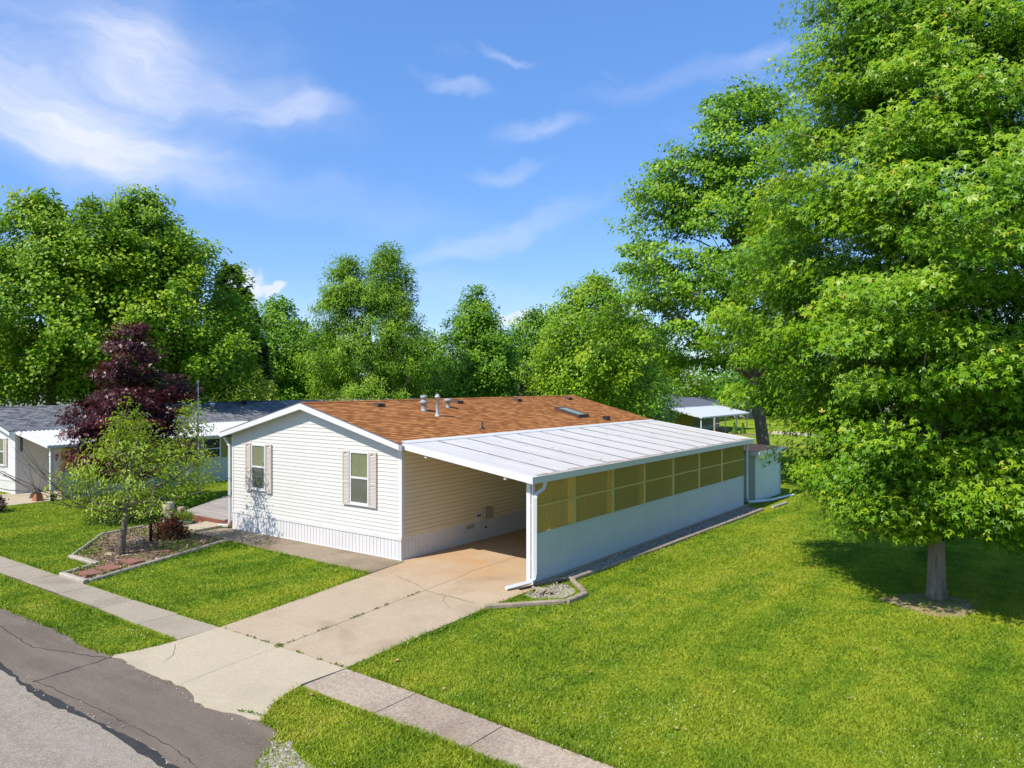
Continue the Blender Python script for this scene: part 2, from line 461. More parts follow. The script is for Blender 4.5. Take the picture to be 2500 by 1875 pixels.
MAPLE_T = []
for ang, L, w in ((0, 1., .19), (.95, .82, .16), (-.95, .82, .16)):
    c_, s_ = math.cos(ang), math.sin(ang)
    for (x, y, z) in ((0, 0, 0), (.45, w, .03), (1, 0, -.12), (.45, -w, .03)):
        MAPLE_T.append((L * (x * c_ - y * s_), L * (x * s_ + y * c_), z))
LEAF = {
    'maple': (np.array(MAPLE_T), [(0, 1, 2, 3), (4, 5, 6, 7), (8, 9, 10, 11)]),
    'kite': (np.array([(0, 0, 0), (.42, .36, .06), (1, 0, -.1), (.42, -.36, .06)]), [(0, 1, 2), (0, 2, 3)]),
    'long': (np.array([(0, 0, 0), (.4, .2, .05), (1, 0, -.28), (.4, -.2, .05)]), [(0, 1, 2), (0, 2, 3)]),
    'needle': (np.array([(0, -.06, 0), (0, .06, 0), (1, 0, 0)]), [(0, 1, 2)]),
}

def place_leaves(pos, nrm, dire, size, kind):
    T, F = LEAF[kind]
    n = unit(nrm); d = unit(dire - n * np.sum(dire * n, -1, keepdims=True)); b = np.cross(n, d)
    co = pos[:, None, :] + size[:, None, None] * (T[None, :, 0:1] * d[:, None, :] + T[None, :, 1:2] * b[:, None, :] + T[None, :, 2:3] * n[:, None, :])
    return co, len(T), F

def branches_mb(edges, n=5):
    mb = MB()
    for path, rad in edges: mb.tube(path, rad, n if max(rad) > .02 else 4, cap=False)
    return mb

def tree(name, label, base, lobes, nclump, per, lsize, kind, mat, cr, seed, trunk_r, trunk_top, bark='bark', group=None,
         lean=(0, 0), flat=.42, dmin=.55, inner=.62, droop=.22, cat='tree', outer_tint=.25, flare=1.35, skip=None):
    """lobes: (dx, dy, z0, z1, [(t, r)...], weight) above the base; leaves sit in sprays at branch ends"""
    R = np.random.default_rng(seed)
    bx, by, bz = base
    root = thing(name, label, cat, base, group)
    C = []; tries = 0
    W = np.array([l[5] for l in lobes], float); W /= W.sum()
    rel = []
    while len(C) < nclump and tries < nclump * 60:
        tries += 1
        l = lobes[R.choice(len(lobes), p=W)]
        ts = np.array([q[0] for q in l[4]]); rs = np.array([q[1] for q in l[4]])
        t = R.random(); r = np.interp(t, ts, rs)
        if R.random() > (r / rs.max()) ** .8: continue
        a = R.random() * 2 * math.pi
        r *= 1 + .15 * math.sin(3 * a + seed + 7 * t) + .11 * math.sin(5 * a + 2 * seed - 11 * t) + .07 * math.sin(9 * a + 17 * t)
        q = 1 - inner * R.random() ** 1.5
        p = np.array([l[0] + math.cos(a) * r * q, l[1] + math.sin(a) * r * q, l[2] + (l[3] - l[2]) * t])
        if skip is not None and skip(p): continue
        if C:
            d = np.linalg.norm((np.array(C) - p) / np.array([1, 1, .75]), axis=1).min()
            if d < dmin * cr * (1 - .5 * tries / (nclump * 60)): continue
        C.append(p); rel.append(q)
    C = np.array(C); rel = np.array(rel)
    # trunk
    nt_ = 12
    tp = []
    for i in range(nt_):
        u = i / (nt_ - 1)
        tp.append(np.array([lean[0] * u + .06 * trunk_r * 8 * math.sin(3 * u + seed) * u, lean[1] * u + .06 * trunk_r * 8 * math.cos(2.3 * u + seed) * u, trunk_top * u]))
    tp = np.array(tp)
    nodes = list(tp[2:]); par = [None] * len(nodes); cnt = [0] * len(nodes)
    dist_trunk = np.array([np.linalg.norm(tp - c, axis=1).min() for c in C])
    order = np.argsort(dist_trunk)
    ids = {}
    for k in order:
        c = C[k]; N = np.array(nodes); d = c - N; L = np.linalg.norm(d, axis=1) + 1e-6
        cost = L * (1 + 1.6 * np.clip((.25 - d[:, 2] / L), 0, 2)) + .12 * np.array([0 if q is None else 1.5 for q in par])
        j = int(np.argmin(cost)); ids[k] = len(nodes)
        nodes.append(c); par.append(j); cnt.append(1)
    for i in range(len(nodes) - 1, len(tp) - 3, -1):
        j = par[i]
        if j is not None: cnt[j] += cnt[i]
    tot = max(1, len(C)); edges = []
    for i in range(len(nodes)):
        j = par[i]
        if j is None: continue
        a, b = nodes[j], nodes[i]; d = b - a; L = np.linalg.norm(d)
        mid = a + d * .5 + np.array([0, 0, .10 * L]) + R.normal(0, .05 * L, 3)
        r1 = max(.007, trunk_r * .62 * (cnt[i] / tot) ** .42); r0 = r1 * 1.25
        P = [np.array(base) + ((1 - u) ** 2 * a + 2 * u * (1 - u) * mid + u * u * b) for u in (0, .33, .66, 1)]
        edges.append((P, [r0, r1 * 1.1, r1, r1 * .8]))
    tb = MB()
    trad = [trunk_r * (flare if i == 0 else 1.08 if i == 1 else 1) * (1 - .88 * (i / (nt_ - 1)) ** 1.1) for i in range(nt_)]
    path = [np.array(base) + q for q in tp]
    path.insert(1, path[0] * .85 + path[1] * .15); trad.insert(1, trunk_r * (1 + (flare - 1) * .4))
    tb.tube(path, trad, 12)
    for i in range(len(path)):
        for k in range(12):
            th = 2 * math.pi * k / 12; q = 1 + .05 * math.sin(5 * th + i + seed) + .05 * R.normal()
            if i < 2: q *= 1 + (.22, .08)[i] * max(0., math.sin(4 * th + seed))
            p_ = np.array(tb.v[i * 12 + k]); tb.v[i * 12 + k] = tuple(path[i] + (p_ - path[i]) * q)
    trunk = tb.build('trunk', bark, root, smooth=True)
    branches_mb(edges).build('branches', bark, trunk, smooth=True)
    # leaves
    m = np.maximum(3, (per * R.uniform(.6, 1.4, len(C))).astype(int)); tot_l = int(m.sum())
    ci = np.repeat(np.arange(len(C)), m)
    axis_z = np.clip(C[:, 2] - .35 * np.hypot(C[:, 0], C[:, 1]), .5, None)
    out = C - np.stack([lean[0] * axis_z / trunk_top, lean[1] * axis_z / trunk_top, axis_z], 1)
    out = unit(out); outh = unit(out * np.array([1, 1, .35]))
    o = outh[ci]; tang = unit(np.cross(np.array([0, 0, 1.]), o)); up = np.cross(o, tang)
    s = R.normal(0, 1, (tot_l, 3)); s = unit(s) * (R.random((tot_l, 1)) ** .45)
    crs = (cr * R.uniform(.75, 1.3, len(C)))[ci][:, None]
    pos = C[ci] + crs * (1.15 * s[:, 0:1] * o + s[:, 1:2] * tang + flat * s[:, 2:3] * up)
    pos[:, 2] -= droop * crs[:, 0] * np.clip(s[:, 0], -.2, 1) ** 2
    nrm = np.array([-.08, -.34, .75]) + .60 * o + R.normal(0, .45, (tot_l, 3))
    dire = .8 * o + np.array([0, 0, -.35]) + R.normal(0, .6, (tot_l, 3))
    sz = lsize * R.uniform(.65, 1.3, tot_l)
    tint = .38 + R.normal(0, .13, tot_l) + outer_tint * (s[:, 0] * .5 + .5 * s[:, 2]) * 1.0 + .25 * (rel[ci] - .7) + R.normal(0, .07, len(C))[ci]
    hit = R.random(tot_l) < .003
    tint = np.clip(tint, 0, .93); tint[hit & (s[:, 0] > 0)] = 1.
    co, nv, F = place_leaves(pos + np.array(base), nrm, dire, sz, kind)
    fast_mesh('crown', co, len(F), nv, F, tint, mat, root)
    return root

def bush(name, label, base, rx, ry, h, n, lsize, kind, mat, seed, cat='shrub', spiky=0., group=None, stems=7):
    R = np.random.default_rng(seed)
    root = thing(name, label, cat, base, group)
    s = unit(R.normal(0, 1, (n, 3))); s[:, 2] = np.abs(s[:, 2])
    q = 1 - .45 * R.random((n, 1)) ** 1.6
    lump = 1 + .16 * np.sin(4 * np.arctan2(s[:, 1], s[:, 0]) + seed) * (1 - s[:, 2]) + .12 * np.sin(9 * s[:, 0] + 7 * s[:, 1] + seed)
    pos = s * q * lump[:, None] * np.array([rx, ry, h * .95]); pos[:, 2] += .05 * h
    if spiky: pos *= (1 + spiky * R.random((n, 1)) ** 4)
    nrm = s * .6 + np.array([0, 0, .4]) + R.normal(0, .45, (n, 3)); dire = s + R.normal(0, .5, (n, 3))
    if spiky: dire = s + np.array([0, 0, .5]) + R.normal(0, .2, (n, 3)); nrm = R.normal(0, 1, (n, 3))
    sz = lsize * R.uniform(.6, 1.3, n)
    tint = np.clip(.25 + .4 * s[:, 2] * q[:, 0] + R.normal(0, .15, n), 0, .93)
    co, nv, F = place_leaves(pos + np.array(base), nrm, dire, sz, kind)
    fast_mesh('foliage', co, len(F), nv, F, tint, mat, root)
    mb = MB()
    for k in range(stems):
        a = 2 * math.pi * k / stems + R.random(); e = np.array([math.cos(a) * rx * .7, math.sin(a) * ry * .7, h * .75])
        mb.tube([np.array(base) + np.array([.03 * math.cos(a), .03 * math.sin(a), 0]), np.array(base) + e * np.array([.35, .35, .6]), np.array(base) + e], [.018, .012, .005], 5)
    mb.build('stem', 'bark', root)
    return root

def conifer(name, label, base, h, r, tiers, per, nl, mat, seed, z0=.08, bark='bark', sweep=-.15):
    R = np.random.default_rng(seed)
    root = thing(name, label, 'tree', base)
    mb = MB(); mb.tube([np.array(base), np.array(base) + [0, 0, h * .5], np.array(base) + [0, 0, h * .98]], [h * .022, h * .013, .01], 8); mb.build('trunk', bark, root, True)
    P = []; N = []; D = []; br = MB()
    for i in range(tiers):
        t = z0 + (1 - z0) * (i / tiers) ** .95
        for k in range(per):
            a = R.random() * 2 * math.pi; L = r * (1 - t) ** .8 * R.uniform(.7, 1.15) + .1
            z = h * t + R.normal(0, h / tiers * .4); d = np.array([math.cos(a), math.sin(a), 0])
            m = max(4, int(nl * L / r)); u = R.random(m) ** .7
            p = d[None] * (u * L)[:, None]; p[:, 2] = z + sweep * L * u + .12 * L * u ** 3
            side = np.cross(d, [0, 0, 1]); p += side[None] * (R.normal(0, .16, m) * L * (1.1 - u))[:, None]; p[:, 2] += R.normal(0, .03 * L, m)
            P.append(p); D.append(d[None] * .9 + side[None] * R.normal(0, .8, (m, 1)) + R.normal(0, .25, (m, 3)))
            N.append(np.array([[0, 0, 1.]]) + R.normal(0, .4, (m, 3)))
            br.tube([np.array(base) + [0, 0, z], np.array(base) + d * L * .9 + [0, 0, z + sweep * L * .9]], [.02, .006], 4)
    br.build('branches', bark, root.children[0])
    P = np.concatenate(P) + np.array(base); D = np.concatenate(D); N = np.concatenate(N); n = len(P)
    co, nv, F = place_leaves(P, N, D, R.uniform(.7, 1.3, n) * h * .05, 'kite')
    fast_mesh('crown', co, len(F), nv, F, np.clip(R.normal(.45, .2, n), 0, .95), mat, root)
    return root

def in_poly(x, y, poly):
    x = np.asarray(x); y = np.asarray(y); c = np.zeros(x.shape, bool); n = len(poly); j = n - 1
    for i in range(n):
        xi, yi = poly[i]; xj, yj = poly[j]
        c ^= ((yi > y) != (yj > y)) & (x < (xj - xi) * (y - yi) / ((yj - yi) or 1e-9) + xi)
        j = i
    return c

def jag(pts, amp, step=.18, seed=1):
    """roughen an open polyline"""
    R = np.random.default_rng(seed); o = []
    for (a, b) in zip(pts[:-1], pts[1:]):
        a = np.array(a); b = np.array(b); n = max(1, int(np.linalg.norm(b - a) / step))
        for k in range(n):
            p = a + (b - a) * k / n
            o.append(tuple(p + (R.normal(0, amp, 2) if k else R.normal(0, amp * .3, 2))))
    o.append(tuple(pts[-1])); return o

exec_sections = True
# ------------------------------------------------------------------ ground and paving
# one ground sheet, gently dipping beyond the neighbouring plots
xs = np.concatenate([np.linspace(-420, -90, 23), np.arange(-84, 60, 4), np.linspace(60, 420, 22)])
ys = np.concatenate([np.linspace(-60, -20, 8), np.arange(-16, 130, 4), np.linspace(132, 620, 26)])
gx, gy = np.meshgrid(xs, ys)
gz = ground_z(gx, gy)
mb = MB(); nx = len(xs)
mb.v = [tuple(p) for p in np.stack([gx.ravel(), gy.ravel(), gz.ravel()], 1)]
mb.f = [[j * nx + i, j * nx + i + 1, (j + 1) * nx + i + 1, (j + 1) * nx + i] for j in range(len(ys) - 1) for i in range(nx - 1)]
tag(mb.build('ground', 'turf', smooth=True), 'bright green lawn ground running back under the homes and trees', 'ground', kind='structure')

ROAD_EDGE = [(-60, -7.62), (-8, -7.62), (-3.56, -7.61), (-1.21, -7.53), (0.19, -7.67), (.85, -7.58), (1.61, -7.61), (2.39, -7.63), (3.01, -7.61), (3.3, -7.66), (3.66, -7.82), (4.13, -7.78), (4.42, -7.70), (4.93, -7.64), (5.2, -7.66), (5.46, -7.70), (5.62, -7.95), (5.8, -8.3), (6.3, -8.55), (7.2, -8.7), (9, -8.75), (60, -8.8)]
OLD_EDGE = [(-60, -8.9), (-6, -8.88), (-.08, -8.87), (1.64, -8.96), (2.84, -8.93), (4.36, -8.92), (5.13, -8.96), (6.5, -8.95), (9, -8.93), (60, -8.95)]
road_edge_j = jag(ROAD_EDGE[:1] + ROAD_EDGE[1:], .022, .14, 3)
old_j = jag(OLD_EDGE, .022, .16, 5)
mb = MB(); mb.prism([(-60, -30), (60, -30)] + old_j[::-1], -.05, .012)
tag(mb.build('road', 'road'), 'pale grey weathered asphalt street at the bottom left', 'road', kind='structure')
mb = MB(); mb.prism([(p[0], p[1] - .10) for p in old_j] + road_edge_j[::-1], -.05, .008)
tag(mb.build('road_patch', 'patch'), 'dark brown grey asphalt strip patched along the street edge', 'road', kind='structure')
# raised broken lip of tar between the strips
lip = MB()
tar = jag([(x, y - .015) for x, y in OLD_EDGE[1:-1]], .012, .12, 9)
R_ = np.random.default_rng(4); wd = []
for k, (x, y) in enumerate(tar): wd.append(.045 + .03 * math.sin(k * .31) + .02 * R_.random())
lip.prism([(x, y - w) for (x, y), w in zip(tar, wd)] + [(x, y + w * .7) for (x, y), w in zip(tar, wd)][::-1], -.03, .017)
tag(lip.build('tar_seam', 'tar'), 'black broken tar seam between the grey street and the dark strip', 'road', kind='structure')
# seam and cracks in the patch
sm = MB()
def crack(pts, w, z, m, seed=1):
    j = jag(pts, w * .9, .12, seed); R = np.random.default_rng(seed + 50)
    ww = [w * R.uniform(.5, 1.3) for _ in j]
    L = []; Rr = []
    for i, p in enumerate(j):
        a = np.array(j[max(0, i - 1)]); b = np.array(j[min(len(j) - 1, i + 1)]); d = b - a; d /= np.linalg.norm(d) + 1e-9
        nn = np.array([-d[1], d[0]]); L.append(np.array(p) + nn * ww[i] / 2); Rr.append(np.array(p) - nn * ww[i] / 2)
    for i in range(len(j) - 1):
        m.quad((*L[i], z), (*Rr[i], z), (*Rr[i + 1], z), (*L[i + 1], z))
crack([(.95, -7.62), (1.0, -8.2), (1.05, -8.85)], .020, .0125, sm, 2)
crack([(1.05, -8.80), (2.9, -8.72), (4.6, -8.70), (5.6, -8.83)], .010, .0125, sm, 3)
crack([(-6, -8.2), (-2.6, -8.05), (-.6, -8.2), (.9, -7.7)], .016, .0125, sm, 6)
tag(sm.build('asphalt_cracks', 'tar'), 'thin dark cracks across the asphalt strip', 'road', kind='structure')

# concrete: separate slabs with open joints over dark dirt
def slab(mb, poly, top, gap=.007):
    c = np.mean(poly, axis=0); P = []
    n = len(poly)
    for i in range(n):
        p0, p1, p2 = np.array(poly[i - 1]), np.array(poly[i]), np.array(poly[(i + 1) % n])
        a = unit(p1 - p0); b = unit(p2 - p1); na = np.array([-a[1], a[0]]); nb = np.array([-b[1], b[0]])
        k = unit(na + nb); P.append(tuple(p1 + k * gap / max(.3, k @ na)))
    mb.prism(P, -.06, top)
DIRT = MB()
def ccw(poly):
    a = sum(poly[i - 1][0] * poly[i][1] - poly[i][0] * poly[i - 1][1] for i in range(len(poly)))
    return poly if a > 0 else poly[::-1]
def drive_left(y): return .34 + (1.03 - .34) * (-1.33 - y) / 4.37
def drive_right(y): return 4.2 + .22 * max(0, (-2 - y)) / 3.7
def centre(y): return 2.12 + .64 * max(0., (.6 - y)) / 6.3 * 1.0
Z_D = .022
drive = MB(); drive2 = MB()
for y0, y1 in ((-5.70, -1.70), (-1.70, -.02)):
    for a, b in ((drive_left, centre), (centre, drive_right)):
        t = drive if y1 < -1 else drive2
        slab(t, ccw([(a(y0), y0), (b(y0), y0), (b(y1), y1), (a(y1), y1)]), Z_D)
for y0, y1 in ((-.02, 3.2), (3.2, 6.8), (6.8, 10.4), (10.4, 14.0)):
    for a, b in ((.03, 2.1), (2.1, 4.05)):
        slab(drive2, ccw([(a, y0), (b, y0), (b, y1), (a, y1)]), Z_D)
tag(drive.build('driveway', 'concrete'), 'tan concrete driveway slabs between the two lawns', 'driveway', kind='structure')
tag(drive2.build('carport_floor', 'rust_concrete'), 'rust stained tan concrete floor running under the carport', 'driveway', kind='structure')
APL = [(1.08, -6.62), (1.05, -7.0), (.99, -7.3), (.90, -7.56)]
APR = [(4.93, -7.60), (4.62, -7.2), (4.48, -6.85), (4.40, -6.56)]
ap = MB()
re_ = [p for p in road_edge_j if .92 < p[0] < 4.92]
slab(ap, ccw([(1.08, -6.60), (2.82, -6.60), (2.76, -5.71), (1.03, -5.71)]), .021, .003)
slab(ap, ccw([(2.82, -6.60), (4.38, -6.56), (4.42, -5.71), (2.76, -5.71)]), .021, .003)
l_ = [p for p in re_ if p[0] < 2.94]; r_ = [p for p in re_ if p[0] >= 2.94]
ap.prism(ccw([(2.817, -6.604), (1.08, -6.604)] + APL[1:] + l_ + [(2.936, -7.63)]), -.06, .020)
ap.prism(ccw([(2.944, -7.63)] + r_ + APR + [(2.825, -6.604)]), -.06, .020)
tag(ap.build('driveway_apron', 'apron'), 'pale concrete apron where the driveway meets the street', 'driveway', kind='structure')
walk = MB(); walk2 = MB(); walk3 = MB()
xl = [1.06]
xs_ = [1.05, -.35, -1.98]
for a, b in zip(xs_[1:], xs_[:-1]): slab(walk, ccw([(a, -6.47 - .03 * (b > 0)), (b, -6.52), (b, -5.72), (a, -5.76)]), .02, .006)
x = -1.98
while x > -42:
    nx_ = x - 1.75; slab(walk2, ccw([(nx_, -6.47), (x, -6.45), (x, -5.77), (nx_, -5.76)]), .019, .008); x = nx_
x = 4.43; k = 0
for nx_, ya, yb in ((5.98, -6.59, -5.75), (7.61, -6.61, -5.85), (9.3, -6.64, -5.93), (10.9, -6.68, -6.), (12.5, -6.7, -6.05), (14.2, -6.75, -6.1), (40, -7.3, -6.6)):
    pa, pb = (-6.55, -5.71) if k == 0 else (lasta, lastb)
    slab(walk3, ccw([(x, pa), (nx_, ya), (nx_, yb), (x, pb)]), .019, .008); x = nx_; lasta, lastb = ya, yb; k += 1
tag(walk.build('sidewalk', 'walk_new'), 'clean pale grey sidewalk slabs beside the driveway apron', 'sidewalk', kind='structure')
tag(walk2.build('sidewalk', 'walk_left'), 'older mottled sidewalk slabs running off to the left', 'sidewalk', kind='structure')
tag(walk3.build('sidewalk', 'walk_right'), 'rough tan aggregate sidewalk slabs at the bottom of the picture', 'sidewalk', kind='structure')
path = MB()
PATH = [(-7.5, -1.12), (-5.5, -1.2), (.36, -1.33), (.25, -.02), (-7.5, -.02)]
slab(path, ccw([(-7.5, -1.1), (-3.9, -1.22), (-3.9, -.02), (-7.5, -.02)]), .02, .006)
slab(path, ccw([(-3.9, -1.22), (.30, -1.33), (.12, -.02), (-3.9, -.02)]), .02, .006)
tag(path.build('path', 'path'), 'stained concrete path along the front wall of the home', 'path', kind='structure')
DIRT.quad((1.06, -5.74, .004), (4.38, -5.74, .004), (4.16, -1.0, .004), (.36, -1.0, .004)); DIRT.quad((.15, -1.0, .0042), (4.1, -1.0, .0042), (4.0, 14, .0042), (.02, 14, .0042))
DIRT.quad((-7.5, -1.12, .0045), (.4, -1.3, .0045), (.4, 0, .0045), (-7.5, 0, .0045))
DIRT.quad((-42, -6.46, .005), (9, -6.5, .005), (9, -5.8, .005), (-42, -5.78, .005))
DIRT.quad((1.15, -7.3, .0055), (4.5, -7.2, .0055), (4.4, -6.5, .0055), (1.1, -6.5, .0055))
tag(DIRT.build('soil', 'darksoil'), 'dark soil in the joints between concrete slabs', 'soil', kind='structure')
# hairline cracks in the driveway
ck = MB()
crack([(.95, -1.15), (1.9, -1.45), (2.4, -1.68), (3.1, -1.72), (3.85, -1.8)], .012, Z_D + .003, ck, 12)
crack([(3.0, -1.72), (3.2, -2.05), (3.6, -2.3)], .009, Z_D + .003, ck, 14)
crack([(1.25, -6.7), (1.7, -7.0), (1.9, -7.3)], .006, Z_D + .003, ck, 15)
tag(ck.build('concrete_cracks', 'darksoil'), 'hairline cracks in the concrete driveway', 'driveway', kind='structure')
# gravel at the road edge, soil at the tree, gravel along the carport
gv = MB(); gv.prism(ccw(jag([(5.50, -7.85), (5.75, -7.72), (6.2, -7.95), (6.9, -8.25), (8.4, -8.5), (8.4, -8.8), (5.9, -8.7), (5.50, -7.85)], .05, .2, 8)[:-1]), -.04, .006)
gv.prism(ccw(jag([(4.10, .45), (4.45, .9), (4.62, 8.5), (4.72, 13.2), (4.12, 13.2), (4.10, .45)], .03, .3, 18)[:-1]), -.04, .03)
gv.prism(ccw(jag([(4.28, -.65), (4.6, -.75), (5.05, -.35), (5.0, .2), (4.55, .55), (4.25, .35), (4.28, -.65)], .05, .2, 28)[:-1]), -.04, .02)
tag(gv.build('gravel', 'gravel'), 'pale gravel along the carport wall and the street edge', 'gravel', kind='structure')
so = MB(); so.prism(ccw(jag([(10.3, 3.5), (10.8, 3.05), (11.4, 2.75), (11.9, 3.0), (12.1, 3.6), (11.9, 4.5), (11.2, 4.7), (10.7, 4.2), (10.3, 3.5)], .10, .16, 31)[:-1]), -.04, .008)
tag(so.build('soil', 'soil'), 'bare tan soil worn around the big maple trunk', 'soil', kind='structure')
BED = [(-4.20, -5.66), (-5.30, -5.66), (-5.62, -4.80), (-7.0, -4.74), (-9.36, -2.84), (-9.6, -1.5), (-10.6, -.7), (-10.4, -.1), (-8.6, -.05), (-8.5, -.9), (-7.5, -1.1), (-5.6, -1.2)]
bd = MB(); bd.prism(ccw(BED), -.04, .03)
tag(bd.build('garden_bed', 'mulch'), 'mulched garden bed in front of the deck', 'garden bed', kind='structure')
nd_ = MB(); slab(nd_, ccw([(-20.95, -5.7), (-17.6, -5.7), (-17.62, 9), (-20.6, 9), (-20.95, 0)]), .02, 0)
tag(nd_.build('driveway', 'apron'), "pale concrete driveway beside the neighbouring home", 'driveway', kind='structure')
# ------------------------------------------------------------------ homes
def corr(mb, p0, p1, z0, z1, pitch, prof, z0b=None, z1b=None):
    """a ribbed upright sheet from p0 to p1; outward is to the right of p0->p1"""
    p0 = np.array(p0, float); p1 = np.array(p1, float); L = np.linalg.norm(p1 - p0); d = (p1 - p0) / L; n = np.array([d[1], -d[0]])
    S = []; k = 0
    while k * pitch < L:
        for t, o in prof:
            s = (k + t) * pitch
            if s < L: S.append((s, o))
        k += 1
    S.append((L, 0.))
    lo = lambda s: z0 + ((z0b - z0) * s / L if z0b is not None else 0)
    hi = lambda s: z1 + ((z1b - z1) * s / L if z1b is not None else 0)
    for (s0, o0), (s1, o1) in zip(S[:-1], S[1:]):
        a = p0 + d * s0 + n * o0; b = p0 + d * s1 + n * o1
        mb.quad((*a, lo(s0)), (*b, lo(s1)), (*b, hi(s1)), (*a, hi(s0)))

RIB = [(0, 0), (.86, 0), (.88, -.012), (.97, -.012), (.99, 0)]
FINE = [(0, 0), (.75, 0), (.8, -.006), (.95, -.006)]
TRAP = [(0, 0), (.52, 0), (.64, .016), (.88, .016)]
WAVE = [(t / 8, .012 * math.sin(2 * math.pi * t / 8)) for t in range(8)]

def lap(mb, p0, p1, z0, z1, h=.102, left=None, right=None, lip=.016):
    """horizontal lap siding from p0 to p1 (outward to the right of p0->p1); left/right(z) give the run limits"""
    p0 = np.array(p0, float); p1 = np.array(p1, float); L = np.linalg.norm(p1 - p0); d = (p1 - p0) / L; n = np.array([d[1], -d[0]])
    k = 0; z = z0
    while z < z1 - 1e-4:
        zt = min(z + h, z1)
        la, lb = (left(z), left(zt)) if left else (0, 0)
        ra, rb = (right(z), right(zt)) if right else (L, L)
        if ra - la > .02:
            P = lambda s, o, zz: (*(p0 + d * s + n * o), zz)
            if rb < lb: rb = lb = (rb + lb) / 2
            mb.quad(P(la, lip, z), P(ra, lip, z), P(rb, .002, zt), P(lb, .002, zt))
            mb.quad(P(la, .002, z), P(ra, .002, z), P(ra, lip, z), P(la, lip, z))
        z = zt

def window(parent, x0, x1, z0, z1, y, sx=-1, frame='trim', up=None):
    """a sash window in a wall facing -y"""
    w = thing('window', None, None, (x0, y, z0)); w.parent = parent; w.location = np.array([x0, y, z0]) - wloc(parent)
    t = .045; zm = (z0 + z1) / 2
    f = MB()
    for a, b, c, e in ((x0, x0 + t, z0, z1), (x1 - t, x1, z0, z1), (x0 + t, x1 - t, z0, z0 + t), (x0 + t, x1 - t, z1 - t, z1), (x0 + t, x1 - t, zm - .025, zm + .025)):
        f.box(a, b, y - .055, y + .0, c, e)
    f.box(x0 - .02, x1 + .02, y - .07, y, z0 - .035, z0 - .001)
    f.build('frame', frame, w)
    bl = MB(); bl.box(x0 + t, x1 - t, y - .022, y - .018, z0 + t, z1 - t)
    k = z0 + t + .02
    while k < z1 - t - .02:
        bl.quad((x0 + t + .01, y - .034, k), (x1 - t - .01, y - .034, k), (x1 - t - .01, y - .024, k + .020), (x0 + t + .01, y - .024, k + .020)); k += .025
    bl.build('blind', 'blind', w)
    s = MB(); s.box(x0 + t, x1 - t, y - .038, y - .036, z0 + t, zm - .025); s.build('screen', 'screen', w)
    g = MB(); g.quad((x0 + t, y - .041, zm + .025), (x1 - t, y - .041, zm + .025), (x1 - t, y - .041, z1 - t), (x0 + t, y - .041, z1 - t))
    g.quad((x0 + t, y - .0435, z0 + t), (x1 - t, y - .0435, z0 + t), (x1 - t, y - .0435, zm - .025), (x0 + t, y - .0435, zm - .025)); g.build('pane', 'glass', w)
    return w

def shutter(parent, x0, x1, z0, z1, y):
    m = MB(); t = .028; m.box(x0, x0 + t, y - .045, y, z0, z1); m.box(x1 - t, x1, y - .045, y, z0, z1)
    zm = z0 + (z1 - z0) * .42
    for a, b in ((z0, z0 + .05), (zm - .03, zm + .03)): m.box(x0 + t, x1 - t, y - .044, y, a, b)
    n = 8
    arch = [(x0 + t + (x1 - x0 - 2 * t) * i / n, z1 - .035 - .05 * (1 - math.sin(math.pi * i / n))) for i in range(n + 1)]
    for (xa, za), (xb, zb) in zip(arch[:-1], arch[1:]):
        m.add([(xa, y - .044, za), (xb, y - .044, zb), (xb, y - .044, z1), (xa, y - .044, z1), (xa, y, za), (xb, y, zb), (xb, y, z1), (xa, y, z1)],
              [(0, 1, 2, 3), (4, 5, 1, 0), (3, 2, 6, 7)])
    k = z0 + .055
    while k < z1 - .1:
        if not zm - .055 < k < zm + .03:
            m.quad((x0 + t, y - .040, k), (x1 - t, y - .040, k), (x1 - t, y - .022, k + .034), (x0 + t, y - .022, k + .034))
        k += .036
    m.quad((x0 + t, y - .02, z0 + .02), (x1 - t, y - .02, z0 + .02), (x1 - t, y - .02, z1 - .02), (x0 + t, y - .02, z1 - .02))
    return m.build('shutter', 'shutter', parent)

